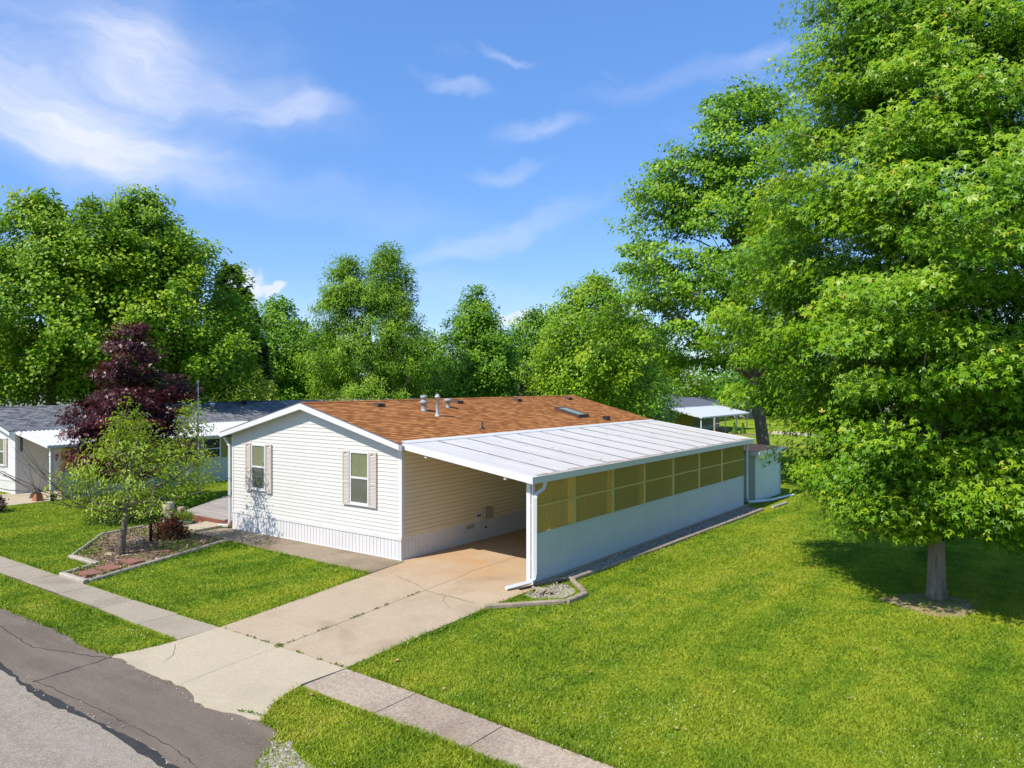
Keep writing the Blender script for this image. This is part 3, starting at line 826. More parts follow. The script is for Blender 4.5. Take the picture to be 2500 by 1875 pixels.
def gable_home(name, label, ox, oy, W, L, zs, ze, zr, o=.28, e=.20, wall='siding', roof='shingle', skirt='skirt', cat='mobile home', gz=0., steps=True, facia=.17, group=None, sidewall=None):
    """x from ox-W to ox, front wall at y=oy facing -y; ze = roof edge height at the eave, zr = ridge"""
    root = thing(name, label, cat, (ox - W / 2, oy, gz), group)
    rise = (zr - ze) / (W / 2 + e)
    zw = ze - .16
    roof_z = lambda x: zr - rise * abs(x - (ox - W / 2)) - .10     # underside of the roof over the wall
    s = MB()
    lim = lambda z: 0 if z < roof_z(ox) else (W / 2 - (zr - .10 - z) / rise)
    lap(s, (ox - W, oy), (ox, oy), zs, zr - .12, left=lambda z: max(0, lim(z)), right=lambda z: W - max(0, lim(z)))
    s.quad((ox - W, oy + .01, zs), (ox, oy + .01, zs), (ox, oy + .01, roof_z(ox)), (ox - W, oy + .01, roof_z(ox)))
    s.add([(ox - W, oy + .01, roof_z(ox)), (ox, oy + .01, roof_z(ox)), (ox - W / 2, oy + .01, zr - .1)], [(0, 1, 2)])
    if sidewall:
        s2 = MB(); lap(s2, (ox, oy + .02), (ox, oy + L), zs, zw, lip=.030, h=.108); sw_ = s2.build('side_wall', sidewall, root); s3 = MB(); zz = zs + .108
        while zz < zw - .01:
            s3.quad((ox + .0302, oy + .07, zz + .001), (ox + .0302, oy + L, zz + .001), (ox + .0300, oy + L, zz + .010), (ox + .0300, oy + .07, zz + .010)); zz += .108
        s3.build('lap_shade_strip', 'lap_shade', sw_)  # shade below each lap, laid on as thin darker strips
    else: lap(s, (ox, oy), (ox, oy + L), zs, zw)
    s.quad((ox - .004, oy, zs), (ox - .004, oy + L, zs), (ox - .004, oy + L, ze), (ox - .004, oy, ze))
    s.quad((ox - W + .002, oy, zs), (ox - W + .002, oy + L, zs), (ox - W + .002, oy + L, ze), (ox - W + .002, oy, ze))
    s.add([(ox - W, oy + L, zs), (ox, oy + L, zs), (ox, oy + L, roof_z(ox)), (ox - W / 2, oy + L, zr - .1), (ox - W, oy + L, roof_z(ox))], [(0, 1, 2, 3, 4)])
    s.build('wall', wall, root)
    k = MB()
    corr(k, (ox - W, oy - .004), (ox, oy - .004), gz, zs - .07, .132, RIB); corr(k, (ox + .004, oy), (ox + .004, oy + L), gz, zs - .07, .132, RIB)
    corr(k, (ox - W, oy + L), (ox - W, oy), gz, zs - .07, .132, RIB); corr(k, (ox, oy + L), (ox - W, oy + L), gz, zs - .07, .132, RIB)
    k.box(ox - W - .012, ox + .018, oy - .022, oy, zs - .07, zs - .002); k.box(ox, ox + .022, oy + .001, oy + L, zs - .07, zs - .002)
    k.box(ox + .001, ox + .02, oy, oy + L, gz, gz + .035); k.box(ox - W, ox + .02, oy - .021, oy - .004, gz, gz + .03)
    k.build('skirting', skirt, root)
    c = MB(); c.box(ox - W - .02, ox - W + .07, oy - .022, oy - .0, zs, roof_z(ox) - .004); c.build('corner_trim', 'trim', root)
    c = MB(); c.box(ox - .07, ox + .02, oy - .022, oy - .0, zs, roof_z(ox) - .004); c.box(ox - .0, ox + .034, oy - .0225, oy + .07, zs, zw - .004); c.build('corner_trim', 'trim', root)
    # roof: overlapping courses with real steps
    rf = MB(); th = .05
    y0, y1 = oy - o, oy + L + o; xm = ox - W / 2; half = W / 2 + e
    sl = math.hypot(half, zr - ze); nx_, nz_ = (zr - ze) / sl, half / sl
    for sg in (1, -1):
        if steps:
            q = 0.
            while q < sl - 1e-3:
                q1 = min(q + .14, sl)
                P = lambda q, y, h: (xm + sg * (half * q / sl + nx_ * h), y, zr - (zr - ze) * q / sl + nz_ * h)
                rf.quad(P(q, y0, 0), P(q1, y0, .009), P(q1, y1, .009), P(q, y1, 0), [(y0, q), (y0, q1), (y1, q1), (y1, q)])
                rf.quad(P(q1, y0, .009), P(q1, y0, 0), P(q1, y1, 0), P(q1, y1, .009), [(y0, q1), (y0, q1), (y1, q1), (y1, q1)])
                q = q1
        else:
            P = lambda q, y, h: (xm + sg * (half * q / sl), y, zr - (zr - ze) * q / sl + h)
            rf.quad(P(0, y0, 0), P(sl, y0, 0), P(sl, y1, 0), P(0, y1, 0), [(y0, 0), (y0, sl), (y1, sl), (y1, 0)])
        P = lambda q, y, h: (xm + sg * (half * q / sl), y, zr - (zr - ze) * q / sl + h)
        rf.quad(P(0, y0, -th), P(sl, y0, -th), P(sl, y1, -th), P(0, y1, -th), [(0, 0)] * 4)
        for y in (y0, y1): rf.quad(P(0, y, -th), P(sl, y, -th), P(sl, y, 0), P(0, y, 0), [(0, 0)] * 4)
        rf.quad(P(sl, y0, -th), P(sl, y1, -th), P(sl, y1, .0), P(sl, y0, .0), [(0, 0)] * 4)
        y = y0
        while steps and y < y1 - .02:
            rf.quad((xm, y, zr + .018), (xm + sg * .14, y, zr - rise * .14 + .022), (xm + sg * .14, min(y + .3, y1), zr - rise * .14 + .012), (xm, min(y + .3, y1), zr + .010),
                    [(y, .2 * sg), (y, .3 * sg), (y + .14, .3 * sg), (y + .14, .2 * sg)]); y += .3
    roof_o = rf.build('roof', roof, root)
    f = MB()
    for y in (y0 - .022, y1 - .003):
        for sg in (1, -1):
            a = (xm, zr - .018); b = (xm + sg * half, ze - .018)
            P = [(a[0], y, a[1] - facia), (b[0], y, b[1] - facia * .82), (b[0], y, b[1]), (a[0], y, a[1])]
            Q = [(p[0], p[1] + .025, p[2]) for p in P]
            f.add(P + Q, [(0, 1, 2, 3), (7, 6, 5, 4), (0, 4, 5, 1), (1, 5, 6, 2), (2, 6, 7, 3)])
    for sg in (1, -1):
        xb = xm + sg * half
        f.box(min(xb, xb + sg * .02), max(xb, xb + sg * .02), y0 + .004, y1 - .004, ze - .018 - facia * .82, ze - .018)
        # soffits
        f.quad((xb, y0, ze - .155), (ox if sg > 0 else ox - W, y0, ze - .155), (ox if sg > 0 else ox - W, y1, ze - .155), (xb, y1, ze - .155))
        f.quad((xm, y0 + .005, zr - .14), (xb, y0 + .005, ze - .14), (xb, oy + .02, ze - .14), (xm, oy + .02, zr - .14))
    f.build('fascia', 'trim', root)
    dr = MB()
    for sg in (1, -1):
        dr.add([(xm, y0 - .03, zr - .016), (xm + sg * half, y0 - .03, ze - .016), (xm + sg * half, y0 - .03, ze + .004), (xm, y0 - .03, zr + .004),
                (xm, y0 + .0, zr - .016), (xm + sg * half, y0 + .0, ze - .016), (xm + sg * half, y0 + .0, ze + .004), (xm, y0 + .0, zr + .004)], [(0, 1, 2, 3), (3, 2, 6, 7), (0, 4, 5, 1)])
    dr.build('drip_edge', 'dark_roof', root)
    return root, roof_o, (lambda x: zr - rise * abs(x - xm))

W0, L0 = 7.2, 13.75
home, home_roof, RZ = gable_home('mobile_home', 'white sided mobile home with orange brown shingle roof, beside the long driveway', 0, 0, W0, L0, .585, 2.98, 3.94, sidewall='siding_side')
window(home, -6.17, -5.50, 1.33, 2.66, -.002)
window(home, -1.85, -1.13, 1.30, 2.68, -.002)
for a, b in ((-6.46, -6.20), (-5.47, -5.21), (-2.13, -1.87), (-1.11, -.85)): shutter(home, a, b, 1.25, 2.68, -.018)
# gutter and downspout on the left eave
g = MB(); xg = -W0 - .20
g.bar((xg - .07, -.27, 2.90), (xg - .07, 14.0, 2.90), .10, .10, .015); g.build('gutter', 'white_metal', home)
def spout(parent, pts, w=.075, name='downspout', mat='white_metal'):
    m = MB(); m.tube(pts, [w * .62] * len(pts), 4); o = m.build(name, mat, parent); return o
spout(home, [(xg - .07, -.10, 2.86), (xg - .07, -.10, 2.78), (-W0 - .06, -.07, 2.56), (-W0 - .06, -.07, 2.45), (-W0 - .06, -.07, .22), (-W0 - .12, -.09, .10), (-W0 - .55, -.12, .075)])
ge = MB(); ge.bar((.24, -.285, 2.87), (.24, -.02, 2.87), .11, .13, .02); ge.build('gutter_end', 'grey_metal', home)
# roof vents: five squat brown ones, two round flues, a white pipe, a black pipe, a skylight
def rp(x, y, h=0): return (x, y, RZ(x) + h)
for (x, y) in ((-3.02, 2.12), (-3.06, 5.78), (-3.06, 9.18), (-3.06, 12.7)):
    m = MB(); z = RZ(x)
    m.add([(x - .11, y - .15, z + .02), (x + .12, y - .15, z - .04), (x + .12, y + .15, z - .04), (x - .11, y + .15, z + .02),
           (x - .09, y - .13, z + .10), (x + .11, y - .13, z + .06), (x + .11, y + .13, z + .06), (x - .09, y + .13, z + .10)],
          [(0, 1, 5, 4), (1, 2, 6, 5), (2, 3, 7, 6), (3, 0, 4, 7), (4, 5, 6, 7)])
    m.box(x + .07, x + .125, y - .14, y + .14, z + .01, z + .07)
    m.build('roof_vent', 'brown_vent', home)
m = MB(); x, y = -.32, 11.0; z = RZ(x); m.box(x - .09, x + .09, y - .12, y + .12, z - .05, z + .12); m.box(x - .1, x + .1, y - .13, y + .13, z + .12, z + .135); m.build('roof_vent', 'dark_metal', home)
def flue(x, y, prof, name, mat, lab):
    m = MB(); z = RZ(x); m.lathe(x, y, [(z + a, b) for a, b in prof], 18); o = m.build(name, mat, home, True); o['label'] = lab; return o
flue(-2.36, 3.36, [(-0.04, 0.112), (0.016, 0.099), (0.04, 0.083), (0.208, 0.083), (0.216, 0.125), (0.296, 0.139), (0.312, 0.086), (0.368, 0.073), (0.376, 0.109), (0.44, 0.115), (0.464, 0.099), (0.48, 0.026)], 'flue_vent', 'grey_metal', 'stacked round metal flue')
flue(-1.79, 3.34, [(-0.05, 0.101), (0.01, 0.086), (0.06, 0.05), (0.07, 0.047), (0.54, 0.047), (0.545, 0.076), (0.6, 0.086), (0.605, 0.05), (0.66, 0.047)], 'flue_pipe', 'flue_metal', 'tall thin pale flue pipe')
flue(-2.58, 4.72, [(-0.044, 0.088), (0.018, 0.075), (0.035, 0.061), (0.194, 0.061), (0.202, 0.136), (0.255, 0.146), (0.29, 0.082), (0.299, 0.014)], 'mushroom_vent', 'grey_metal', 'mushroom topped metal vent')
flue(-.38, 3.73, [(-0.026, 0.093), (0.0, 0.081), (0.066, 0.031), (0.073, 0.022), (0.224, 0.022), (0.228, 0.012)], 'vent_pipe', 'black_rubber', 'black pipe in a rubber boot')
# skylight
sk = thing('skylight', None, None, (0, 0, 0)); sk.parent = home; sk.location = np.array([-1.2, 10., 3.3]) - wloc(home)
def skp(x, y, h): return (x, y, RZ(x) + h)
m = MB(); xa, xb, ya, yb = -1.78, -.72, 9.72, 10.42; t = .07
for (a, b, c, d) in ((xa, xa + t, ya, yb), (xb - t, xb, ya, yb), (xa + t, xb - t, ya, ya + t), (xa + t, xb - t, yb - t, yb)):
    m.add([skp(a, c, -.02), skp(b, c, -.02), skp(b, d, -.02), skp(a, d, -.02), skp(a, c, .11), skp(b, c, .11), skp(b, d, .11), skp(a, d, .11)],
          [(0, 1, 5, 4), (1, 2, 6, 5), (2, 3, 7, 6), (3, 0, 4, 7), (4, 5, 6, 7)])
m.build('frame', 'brown_vent', sk)
def sky_glass():
    mm, nt, b = new_mat('skylight_glass'); b.inputs['Base Color'].default_value = (.32, .40, .44, 1); b.inputs['Roughness'].default_value = .08; b.inputs['Specular IOR Level'].default_value = .8
    return mm
m = MB(); m.quad(skp(xa + t, ya + t, .095), skp(xb - t, ya + t, .095), skp(xb - t, yb - t, .095), skp(xa + t, yb - t, .095)); m.build('pane', sky_glass(), sk)
# fittings on the wall under the carport
m = MB(); m.box(.016, .035, 2.93, 3.19, .635, .845); m.build('outlet_plate', 'siding_pale', home)
m = MB()
for yy in (3.0, 3.09): m.tube([(.034, yy, .735), (.06, yy + .01, .725)], .032, 10)
m.build('outlet_cap', 'dark_metal', home)
m = MB(); ny = 8
prof = [(3.28 + .34 * i / ny, .94 - .06 * (abs(i / ny - .5) * 2) ** 4) for i in range(ny + 1)]
for (a, za), (b, zb) in zip(prof[:-1], prof[1:]):
    m.add([(.012, a, .595), (.012, b, .595), (.012, b, zb), (.012, a, za), (.10, a, .60), (.10, b, .60), (.10, b, zb - .03), (.10, a, za - .03)], [(4, 5, 6, 7), (0, 1, 5, 4), (3, 7, 6, 2)])
m.box(.012, .101, 3.275, 3.282, .596, .90); m.box(.012, .101, 3.618, 3.625, .596, .90)
m.build('meter_cover', 'tan_box', home)
m = MB(); m.box(.02, .026, 2.54, 2.86, .41, .51); m.build('crawl_vent', 'tan_box', home)
m = MB(); m.tube([(.02, 3.34, .36), (.075, 3.34, .36), (.09, 3.34, .33)], .02, 8); m.build('faucet', 'dark_metal', home)
m = MB(); m.box(.016, .04, 5.15, 5.37, .86, 1.0); m.build('outlet_plate', 'siding_pale', home)

# ------------------------------------------------------------------ carports
def carport(name, label, ox, oy0, oy1, w, zh, zl, post_ys, panel_y0, panel_y1, zp, roofmat, ribs=None, seams=None, over=.19, gz=0., rail=True, fib='fibre', panel='panel', fz=.15, detail=True, band_top=None):
    cw = ox + w
    root = thing(name, label, 'carport', (cw, oy0, gz))
    x0, x1 = ox + .21, cw + over
    sl = (zl - zh) / (x1 - x0)
    zt = lambda x: zh + sl * (x - x0)
    r = MB()
    def plate(ya, yb, xa, xb, h, th):
        P = [(xa, ya, zt(xa) + h), (xb, ya, zt(xb) + h), (xb, yb, zt(xb) + h), (xa, yb, zt(xa) + h)]
        Q = [(p[0], p[1], p[2] - th) for p in P]
        r.add(P + Q, [(0, 1, 2, 3), (7, 6, 5, 4), (0, 4, 5, 1), (1, 5, 6, 2), (2, 6, 7, 3), (3, 7, 4, 0)])
    plate(oy0, oy1, x0, x1, 0, .035)
    if ribs:
        y = oy0 + .05
        while y < oy1:
            plate(y, y + ribs * .28, x0 + .02, x1 - .01, .028, .024); y += ribs
    roof = r.build('roof', roofmat, root)
    if seams:
        m = MB(); Rn = np.random.default_rng(5)
        for y in seams:
            x = x0 + .1; off = 0
            while x < x1 - .12:
                xn = min(x + Rn.uniform(.12, .3), x1 - .12); w_ = Rn.uniform(.005, .018); off = off * .7 + Rn.normal(0, .006)
                m.add([(x, y - w_ + off, zt(x) + .0035), (xn, y - w_ + off, zt(xn) + .0035), (xn, y + w_ * .7 + off, zt(xn) + .0035), (x, y + w_ * .7 + off, zt(x) + .0035)], [(0, 1, 2, 3)]); x = xn
            # raised lock seam beside the tar line
            m.add([(x0 + .05, y + .02, zt(x0 + .05)), (x1 - .1, y + .02, zt(x1 - .1)), (x1 - .1, y + .035, zt(x1 - .1) + .016), (x0 + .05, y + .035, zt(x0 + .05) + .016), (x0 + .05, y + .06, zt(x0 + .05)), (x1 - .1, y + .06, zt(x1 - .1))], [(0, 1, 2, 3), (3, 2, 5, 4)])
        for k in range(26):
            x = Rn.uniform(x0 + .3, x1 - .3); y = Rn.uniform(oy0 + 1, oy1 - .5); a = Rn.uniform(.02, .06)
            m.quad((x, y, zt(x) + .003), (x + a, y + a * .4, zt(x + a) + .003), (x + a * .7, y + a * 1.6, zt(x + a * .7) + .003), (x - a * .4, y + a, zt(x - a * .4) + .003))
        m.build('roof_seams', 'roof_seam', roof)
        m = MB(); y = oy0 + .3
        while y < oy1 - .05:
            yn = min(y + Rn.uniform(.15, .4), oy1 - .03); wd_ = Rn.uniform(.11, .19)
            m.quad((x1 - wd_, y, zt(x1 - wd_) + .005), (x1 - .015, y, zt(x1 - .015) + .005), (x1 - .015, yn, zt(x1 - .015) + .005), (x1 - wd_ * Rn.uniform(.8, 1.1), yn, zt(x1 - wd_) + .005)); y = yn
        m.build('dirty_gutter', 'dirty_gutter', roof)
        m = MB(); m.add([(x0 - .16, oy0 + .08, zh + .055), (x0 + .05, oy0 + .03, zh + .008), (x0 + .05, oy1 - .03, zh + .008), (x0 - .16, oy1 - .05, zh + .055)], [(0, 1, 2, 3)])
        m.add([(x0 + .05, oy0 + .03, zh + .009), (x0 + .05, oy1 - .03, zh + .009), (x0 + .05, oy1 - .03, zh - .02), (x0 + .05, oy0 + .03, zh - .02)], [(0, 1, 2, 3)])
        m.build('flashing', 'white_metal', roof)
    f = MB()
    for y in (oy0 - .028, oy1 + .002):
        P = [(x0 - .0, y, zh + .012), (x1 + .02, y, zl + .012), (x1 + .02, y, zl + .012 - fz), (x0 - .0, y, zh + .012 - fz)]
        Q = [(p[0], p[1] + .026, p[2]) for p in P]
        f.add(P + Q, [(3, 2, 1, 0), (4, 5, 6, 7), (0, 1, 5, 4), (1, 2, 6, 5), (2, 3, 7, 6)])
    f.box(x1 + .0, x1 + .022, oy0 - .0, oy1, zl - fz + .01, zl + .01)
    f.build('fascia', 'white_metal', root)
    # beam under the low edge
    bt = zt(cw) - .05
    m = MB(); m.box(cw - .07, cw - .015, oy0 + .2, oy1 - .1, bt - .13, bt); m.build('beam', 'white_metal', root)
    # inside posts
    for y in post_ys:
        m = MB(); m.box(cw - .13, cw + (.021 if rail else -.025), y - .07, y + .07, zp + .023 if rail else gz, bt - .05 if rail else bt - .13); m.build('post', 'batten' if rail else 'white_metal', root)
    m = MB()
    if panel_y0 is not None:
        if rail: m.box(cw - .06, cw + .019, panel_y0, panel_y1, zp + .60, zp + .64); m.build('rail', 'batten', root)
        tp_ = band_top or (bt - .03)
        k = MB(); corr(k, (cw, panel_y0), (cw, panel_y1), zp, tp_, .082, TRAP); wb = k.build('window_band', fib, root)
        wb.data.materials.append(M['fibre_rib']); n_ = len(wb.data.polygons)
        wb.data.polygons.foreach_set('material_index', [1 if i % 4 in (1, 3) else 0 for i in range(n_)])
        k = MB(); corr(k, (cw + .012, panel_y0), (cw + .012, panel_y1), gz + .03, zp, .155, FINE)
        k.quad((cw - .012, panel_y0, gz + .03), (cw - .012, panel_y1, gz + .03), (cw - .012, panel_y1, zp), (cw - .012, panel_y0, zp))
        k.build('wall_panel', panel, root)
        k = MB(); k.box(cw - .03, cw + .026, panel_y0, panel_y1, zp, zp + .022); k.build('cap_rail', panel, root)
    return root, zt

seams = [1.03 + 1.17 * k for k in range(11)]
cp, CZ = carport('carport', 'long white metal carport with yellow fibreglass window band', 0, -.16, 14.0, 3.93, 2.975, 2.42, (1.85, 3.74, 5.55, 7.45, 9.4, 11.35), .16, 13.5, 1.10, 'metal_roof', seams=seams)
# front post, double, with a gap strip
m = MB(); m.box(3.80, 3.905, .06, .155, .02, 2.36); m.build('post', 'white_metal', cp)
m = MB(); m.box(3.925, 3.965, .08, .158, .02, 2.36); 
for z in (.55, 1.2, 1.75): m.box(3.90, 3.93, .09, .13, z, z + .05)
m.build('post_trim', 'white_metal', cp)
spout(cp, [(4.05, .42, 2.30), (4.05, .42, 2.20), (4.05, .36, 2.12), (4.02, .12, 2.02), (4.02, .08, 1.94), (4.02, .08, 1.6), (4.02, .075, .30), (4.01, .05, .17), (3.98, -.1, .11), (3.78, -.66, .075)], .085)
spout(cp, [(4.04, 13.62, 2.28), (4.02, 13.62, 2.15), (4.02, 13.62, .35), (4.05, 13.7, .14), (4.22, 14.4, .09), (4.42, 15.2, .07), (4.62, 16.9, .06), (4.68, 17.1, .05)], .08)
for x_ in (.95, 3.35):
    m = MB(); zz = CZ(x_) - .15; m.box(x_ - .03, x_ + .03, -.14, -.08, zz - .06, zz + .02); m.build('bracket', 'white_metal', cp)
# rear screen of the carport
m = MB(); corr(m, (3.9, 13.52), (.03, 13.52), .03, 2.3, .155, FINE, z1b=2.8); m.build('rear_panel', 'panel', cp)

# shed behind the carport
shed = thing('shed', 'small pale green shed standing past the far end of the long carport', 'shed', (2.7, 15.8, 0))
m = MB(); corr(m, (1.2, 14.35), (4.07, 14.35), .02, 1.98, .2, FINE, z1b=1.80); corr(m, (4.07, 14.35), (4.07, 17.3), .02, 1.80, .2, FINE)
m.quad((1.2, 14.36, 0), (1.2, 17.3, 0), (1.2, 17.3, 1.98), (1.2, 14.36, 1.98)); m.quad((1.2, 17.3, 0), (4.07, 17.3, 0), (4.07, 17.3, 1.8), (1.2, 17.3, 1.98)); m.build('wall', 'shedwall', shed)
m = MB(); m.box(4.03, 4.085, 14.32, 14.40, .02, 1.80); m.build('corner_trim', 'panel', shed)
m = MB(); m.box(4.05, 4.09, 17.24, 17.32, .02, 1.80); m.build('corner_trim', 'panel', shed)
m = MB(); m.add([(1.05, 14.2, 2.03), (4.25, 14.2, 1.84), (4.25, 17.45, 1.84), (1.05, 17.45, 2.03), (1.05, 14.2, 2.09), (4.25, 14.2, 1.90), (4.25, 17.45, 1.90), (1.05, 17.45, 2.09)],
               [(4, 5, 6, 7), (3, 2, 1, 0), (0, 1, 5, 4), (1, 2, 6, 5), (2, 3, 7, 6), (3, 0, 4, 7)], [[(0, 0), (0, 3), (3, 3), (3, 0)]] + [[(0, 0)] * 4] * 5); m.build('roof', 'brown_vent', shed)
m = MB(); m.box(4.255, 4.28, 14.18, 17.47, 1.77, 1.93); m.box(3.75, 4.25, 14.165, 14.192, 1.79, 1.925); m.build('fascia', 'white_metal', shed)

# ------------------------------------------------------------------ neighbouring home on the left
NX, NY = -20.6, -.93
nb, nbr, NRZ = gable_home('mobile_home', 'white neighbouring mobile home with dark grey shingle roof, at the left edge', NX, NY, 7.2, 14.9, .55, 2.54, 3.42, wall='siding_pale', roof='shingle_grey', skirt='siding_pale')
window(nb, -22.35, -21.58, 1.1, 2.22, NY - .002); shutter(nb, -21.55, -21.31, 1.08, 2.22, NY - .018)
m = MB()
for (x, y) in ((-23.2, 9.4), (-23.6, 11.6)):
    z = NRZ(x); m = MB(); m.lathe(x, y, [(z - .03, .11), (z + .12, .10), (z + .13, .16), (z + .2, .15), (z + .24, .03)], 12); m.build('roof_vent', 'white_metal' if y < 10 else 'dark_metal', nb, True)
awn, AZ = carport('carport', 'bright white ribbed metal carport beside the left neighbouring home', NX, NY - .05, 9.6, 2.95, 2.52, 2.10, (1.0, 2.7, 4.4, 6.9, 8.4), -.45, 9.5, 1.06, 'white_metal', ribs=.17, over=.1, rail=False, fz=.10)
m = MB(); m.box(-17.78, -17.67, -.84, -.73, .02, 2.0); m.build('post', 'white_metal', awn)
spout(awn, [(-17.80, -.78, 2.02), (-17.72, -.78, 1.8), (-17.70, -.86, 1.7)], .06, 'brace')
wn = thing('window', None, None, (-17.6, 5.8, 1.5)); wn.parent = awn; wn.location = np.array([-17.62, 5.8, 1.5]) - wloc(awn)
m = MB()
for (a, b, c, d) in ((5.40, 5.46, 1.08, 2.0), (6.24, 6.30, 1.08, 2.0), (5.46, 6.24, 1.08, 1.13), (5.46, 6.24, 1.95, 2.0), (5.46, 6.24, 1.50, 1.54)): m.box(-17.645, -17.60, a, b, c, d)
m.build('frame', 'white_metal', wn)
m = MB(); m.box(-17.632, -17.626, 5.46, 6.24, 1.13, 1.50); m.box(-17.632, -17.626, 5.46, 6.24, 1.54, 1.95); m.build('pane', 'dark_interior', wn)
# things by the neighbouring home
ch = thing('wind_chime', 'dark wind chime hanging from the edge of the neighbouring carport roof', 'wind chime', (-20.25, -.85, 2.0))
for dx in (-.07, 0, .09):
    m = MB(); m.tube([(-20.25 + dx, -.85, 2.32), (-20.25 + dx, -.85, 1.80 - abs(dx))], .022, 6); m.build('chime_tube', 'dark_metal', ch)
m = MB(); m.tube([(-20.25, -.85, 2.32), (-20.25, -.85, 2.345)], .12, 10); m.tube([(-20.25, -.85, 2.34), (-20.25, -.85, 2.42)], .006, 4); m.build('hanger', 'dark_metal', ch)
orn = thing('garden_ornament', 'little house shaped garden ornament with pale roof, by the white corner post', 'ornament', (-17.95, -1.15, .02))
m = MB(); m.add([(-18.15, -1.3, .02), (-17.75, -1.3, .02), (-17.78, -1.02, .02), (-18.12, -1.02, .02), (-18.06, -1.26, .30), (-17.84, -1.26, .30), (-17.86, -1.06, .30), (-18.04, -1.06, .30)],
               [(0, 1, 5, 4), (1, 2, 6, 5), (2, 3, 7, 6), (3, 0, 4, 7), (4, 5, 6, 7)]); m.build('body', 'terracotta', orn)
m = MB(); m.add([(-18.26, -1.36, .12), (-18.02, -1.36, .40), (-18.02, -1.0, .40), (-18.26, -1.0, .12), (-18.24, -1.35, .10), (-18.0, -1.35, .38), (-18.0, -1.01, .38), (-18.24, -1.01, .10)], [(0, 1, 2, 3), (4, 7, 6, 5), (0, 4, 5, 1), (2, 6, 7, 3), (0, 3, 7, 4)])
m.box(-18.03, -17.87, -1.30, -1.05, .385, .43); m.build('roof', 'grey_metal', orn)
bk = thing('bucket', 'small black bucket beside the white corner post', 'bucket', (-17.5, -.8, 0))
m = MB(); m.lathe(-17.5, -.8, [(.0, .10), (.24, .13), (.25, .14), (.27, .14), (.27, .12), (.06, .09)], 14); m.build('bucket_body', 'dark_metal', bk, True)

# ------------------------------------------------------------------ deck and front yard
dk = thing('deck', 'weathered grey plank deck with red stained edge beside the white home', 'deck', (-9.5, 2.5, 0))
DP = [(-7.24, .12), (-10.02, -.10), (-12.25, 3.12), (-12.25, 6.5), (-7.24, 6.5)]
m = MB(); y = -.12; zt_ = .225
while y < 6.5:
    yn = y + .138; yc = (y + yn) / 2
    # left limit of the board inside the deck outline
    def lim(yy): return -12.25 if yy > 3.12 else (-10.02 - (yy + .10) / 3.22 * 2.23)
    xl_ = lim(yc) ; xr_ = -7.24
    if yc < .12: xr_ = -10.02 + (yc + .10) / .22 * 2.78
    if xr_ - xl_ > .1: m.add([(lim(y), y + .007, zt_ - .03), (xr_, y + .007, zt_ - .03), (xr_, yn - .007, zt_ - .03), (lim(yn), yn - .007, zt_ - .03), (lim(y), y + .007, zt_), (xr_, y + .007, zt_), (xr_, yn - .007, zt_), (lim(yn), yn - .007, zt_)],
        [(4, 5, 6, 7), (0, 1, 5, 4), (1, 2, 6, 5), (2, 3, 7, 6), (3, 0, 4, 7)])
    y = yn
m.build('deck_boards', 'deck', dk)
m = MB()
for a, b in zip(DP[:3], DP[1:4]): m.bar((*a, .10), (*b, .10), .04, .185)
m.build('rim_board', 'deck_red', dk)
st = MB(); st.prism(ccw([(-8.55, -.95), (-7.52, -1.08), (-7.60, .02), (-8.62, -.02)]), .0, .085)
tag(st.build('step_slab', 'apron'), 'thick pale concrete step slab in front of the deck', 'step')

def timber(a, b, mat, lab, w=.085, h=.09, z=.045, grp=None):
    R = np.random.default_rng(int(abs(a[0] * 100 + b[1] * 37)) + 3)
    m = MB(); a = np.array(a, float); b = np.array(b, float); n = 6
    P = [a + (b - a) * k / n + R.normal(0, .006, 2) for k in range(n + 1)]
    for p, q in zip(P[:-1], P[1:]): m.bar((*p, z), (*(q + unit(q - p) * .002), z), w, h, .022)
    return tag(m.build('landscape_timber', mat), lab, 'timber', grp)
G = 'timbers edging the garden bed'
timber((-5.32, -5.72), (-4.15, -5.71), 'timber', 'short grey timber lying along the sidewalk at the bed corner', .13, .10, grp=G)
timber((-4.17, -5.62), (-4.92, -3.35), 'timber', 'long grey timber on the lawn side of the bed, the half nearer the sidewalk', grp=G)
timber((-4.93, -3.32), (-5.62, -1.22), 'timber', 'long grey timber on the lawn side of the bed, the half nearer the path', grp=G)
timber((-5.36, -5.62), (-5.66, -4.86), 'timber', 'short grey timber beside the red flagstones, left of them', grp=G)
timber((-7.02, -4.78), (-5.63, -4.75), 'timber', 'wide pale timber left of the small tree trunk base', .15, .11, grp=G)
timber((-7.06, -4.72), (-9.38, -2.84), 'timber', 'pale diagonal timber along the left edge of the bed', .09, .10, grp=G)
timber((-9.40, -2.80), (-9.62, -1.52), 'timber', 'thin pale timber at the back left of the bed behind the small tree', .08, .08, .04, grp=G)
G2 = 'timbers edging the carport wall'
timber((4.22, -1.92), (5.28, -.70), 'timber_brown', 'brown grey timber lying at the drive end of the gravel corner', .10, .10, .05, grp=G2)
timber((5.32, -.66), (5.34, .05), 'timber_brown', 'short dark timber at the outer bend of the gravel corner', .12, .11, .05, grp=G2)
timber((5.26, .14), (4.42, .92), 'timber_brown', 'pale timber between the gravel corner and carport wall', .10, .10, .05, grp=G2)
for k, (a, b) in enumerate((((4.46, .98), (4.62, 5.0)), ((4.62, 5.05), (4.72, 9.0)), ((4.72, 9.05), (4.80, 13.0)))):
    timber(a, b, 'timber_brown', ('long dark timber along the carport wall, the stretch nearest the downspout', 'long dark timber along the carport wall, the middle stretch', 'long dark timber along the carport wall, the stretch nearest the shed')[k], .10, .10, .04, grp=G2)
timber((4.93, 13.62), (5.0, 15.05), 'timber', 'loose pale timber lying on grass near the shed', .11, .08, .04, grp=G2)
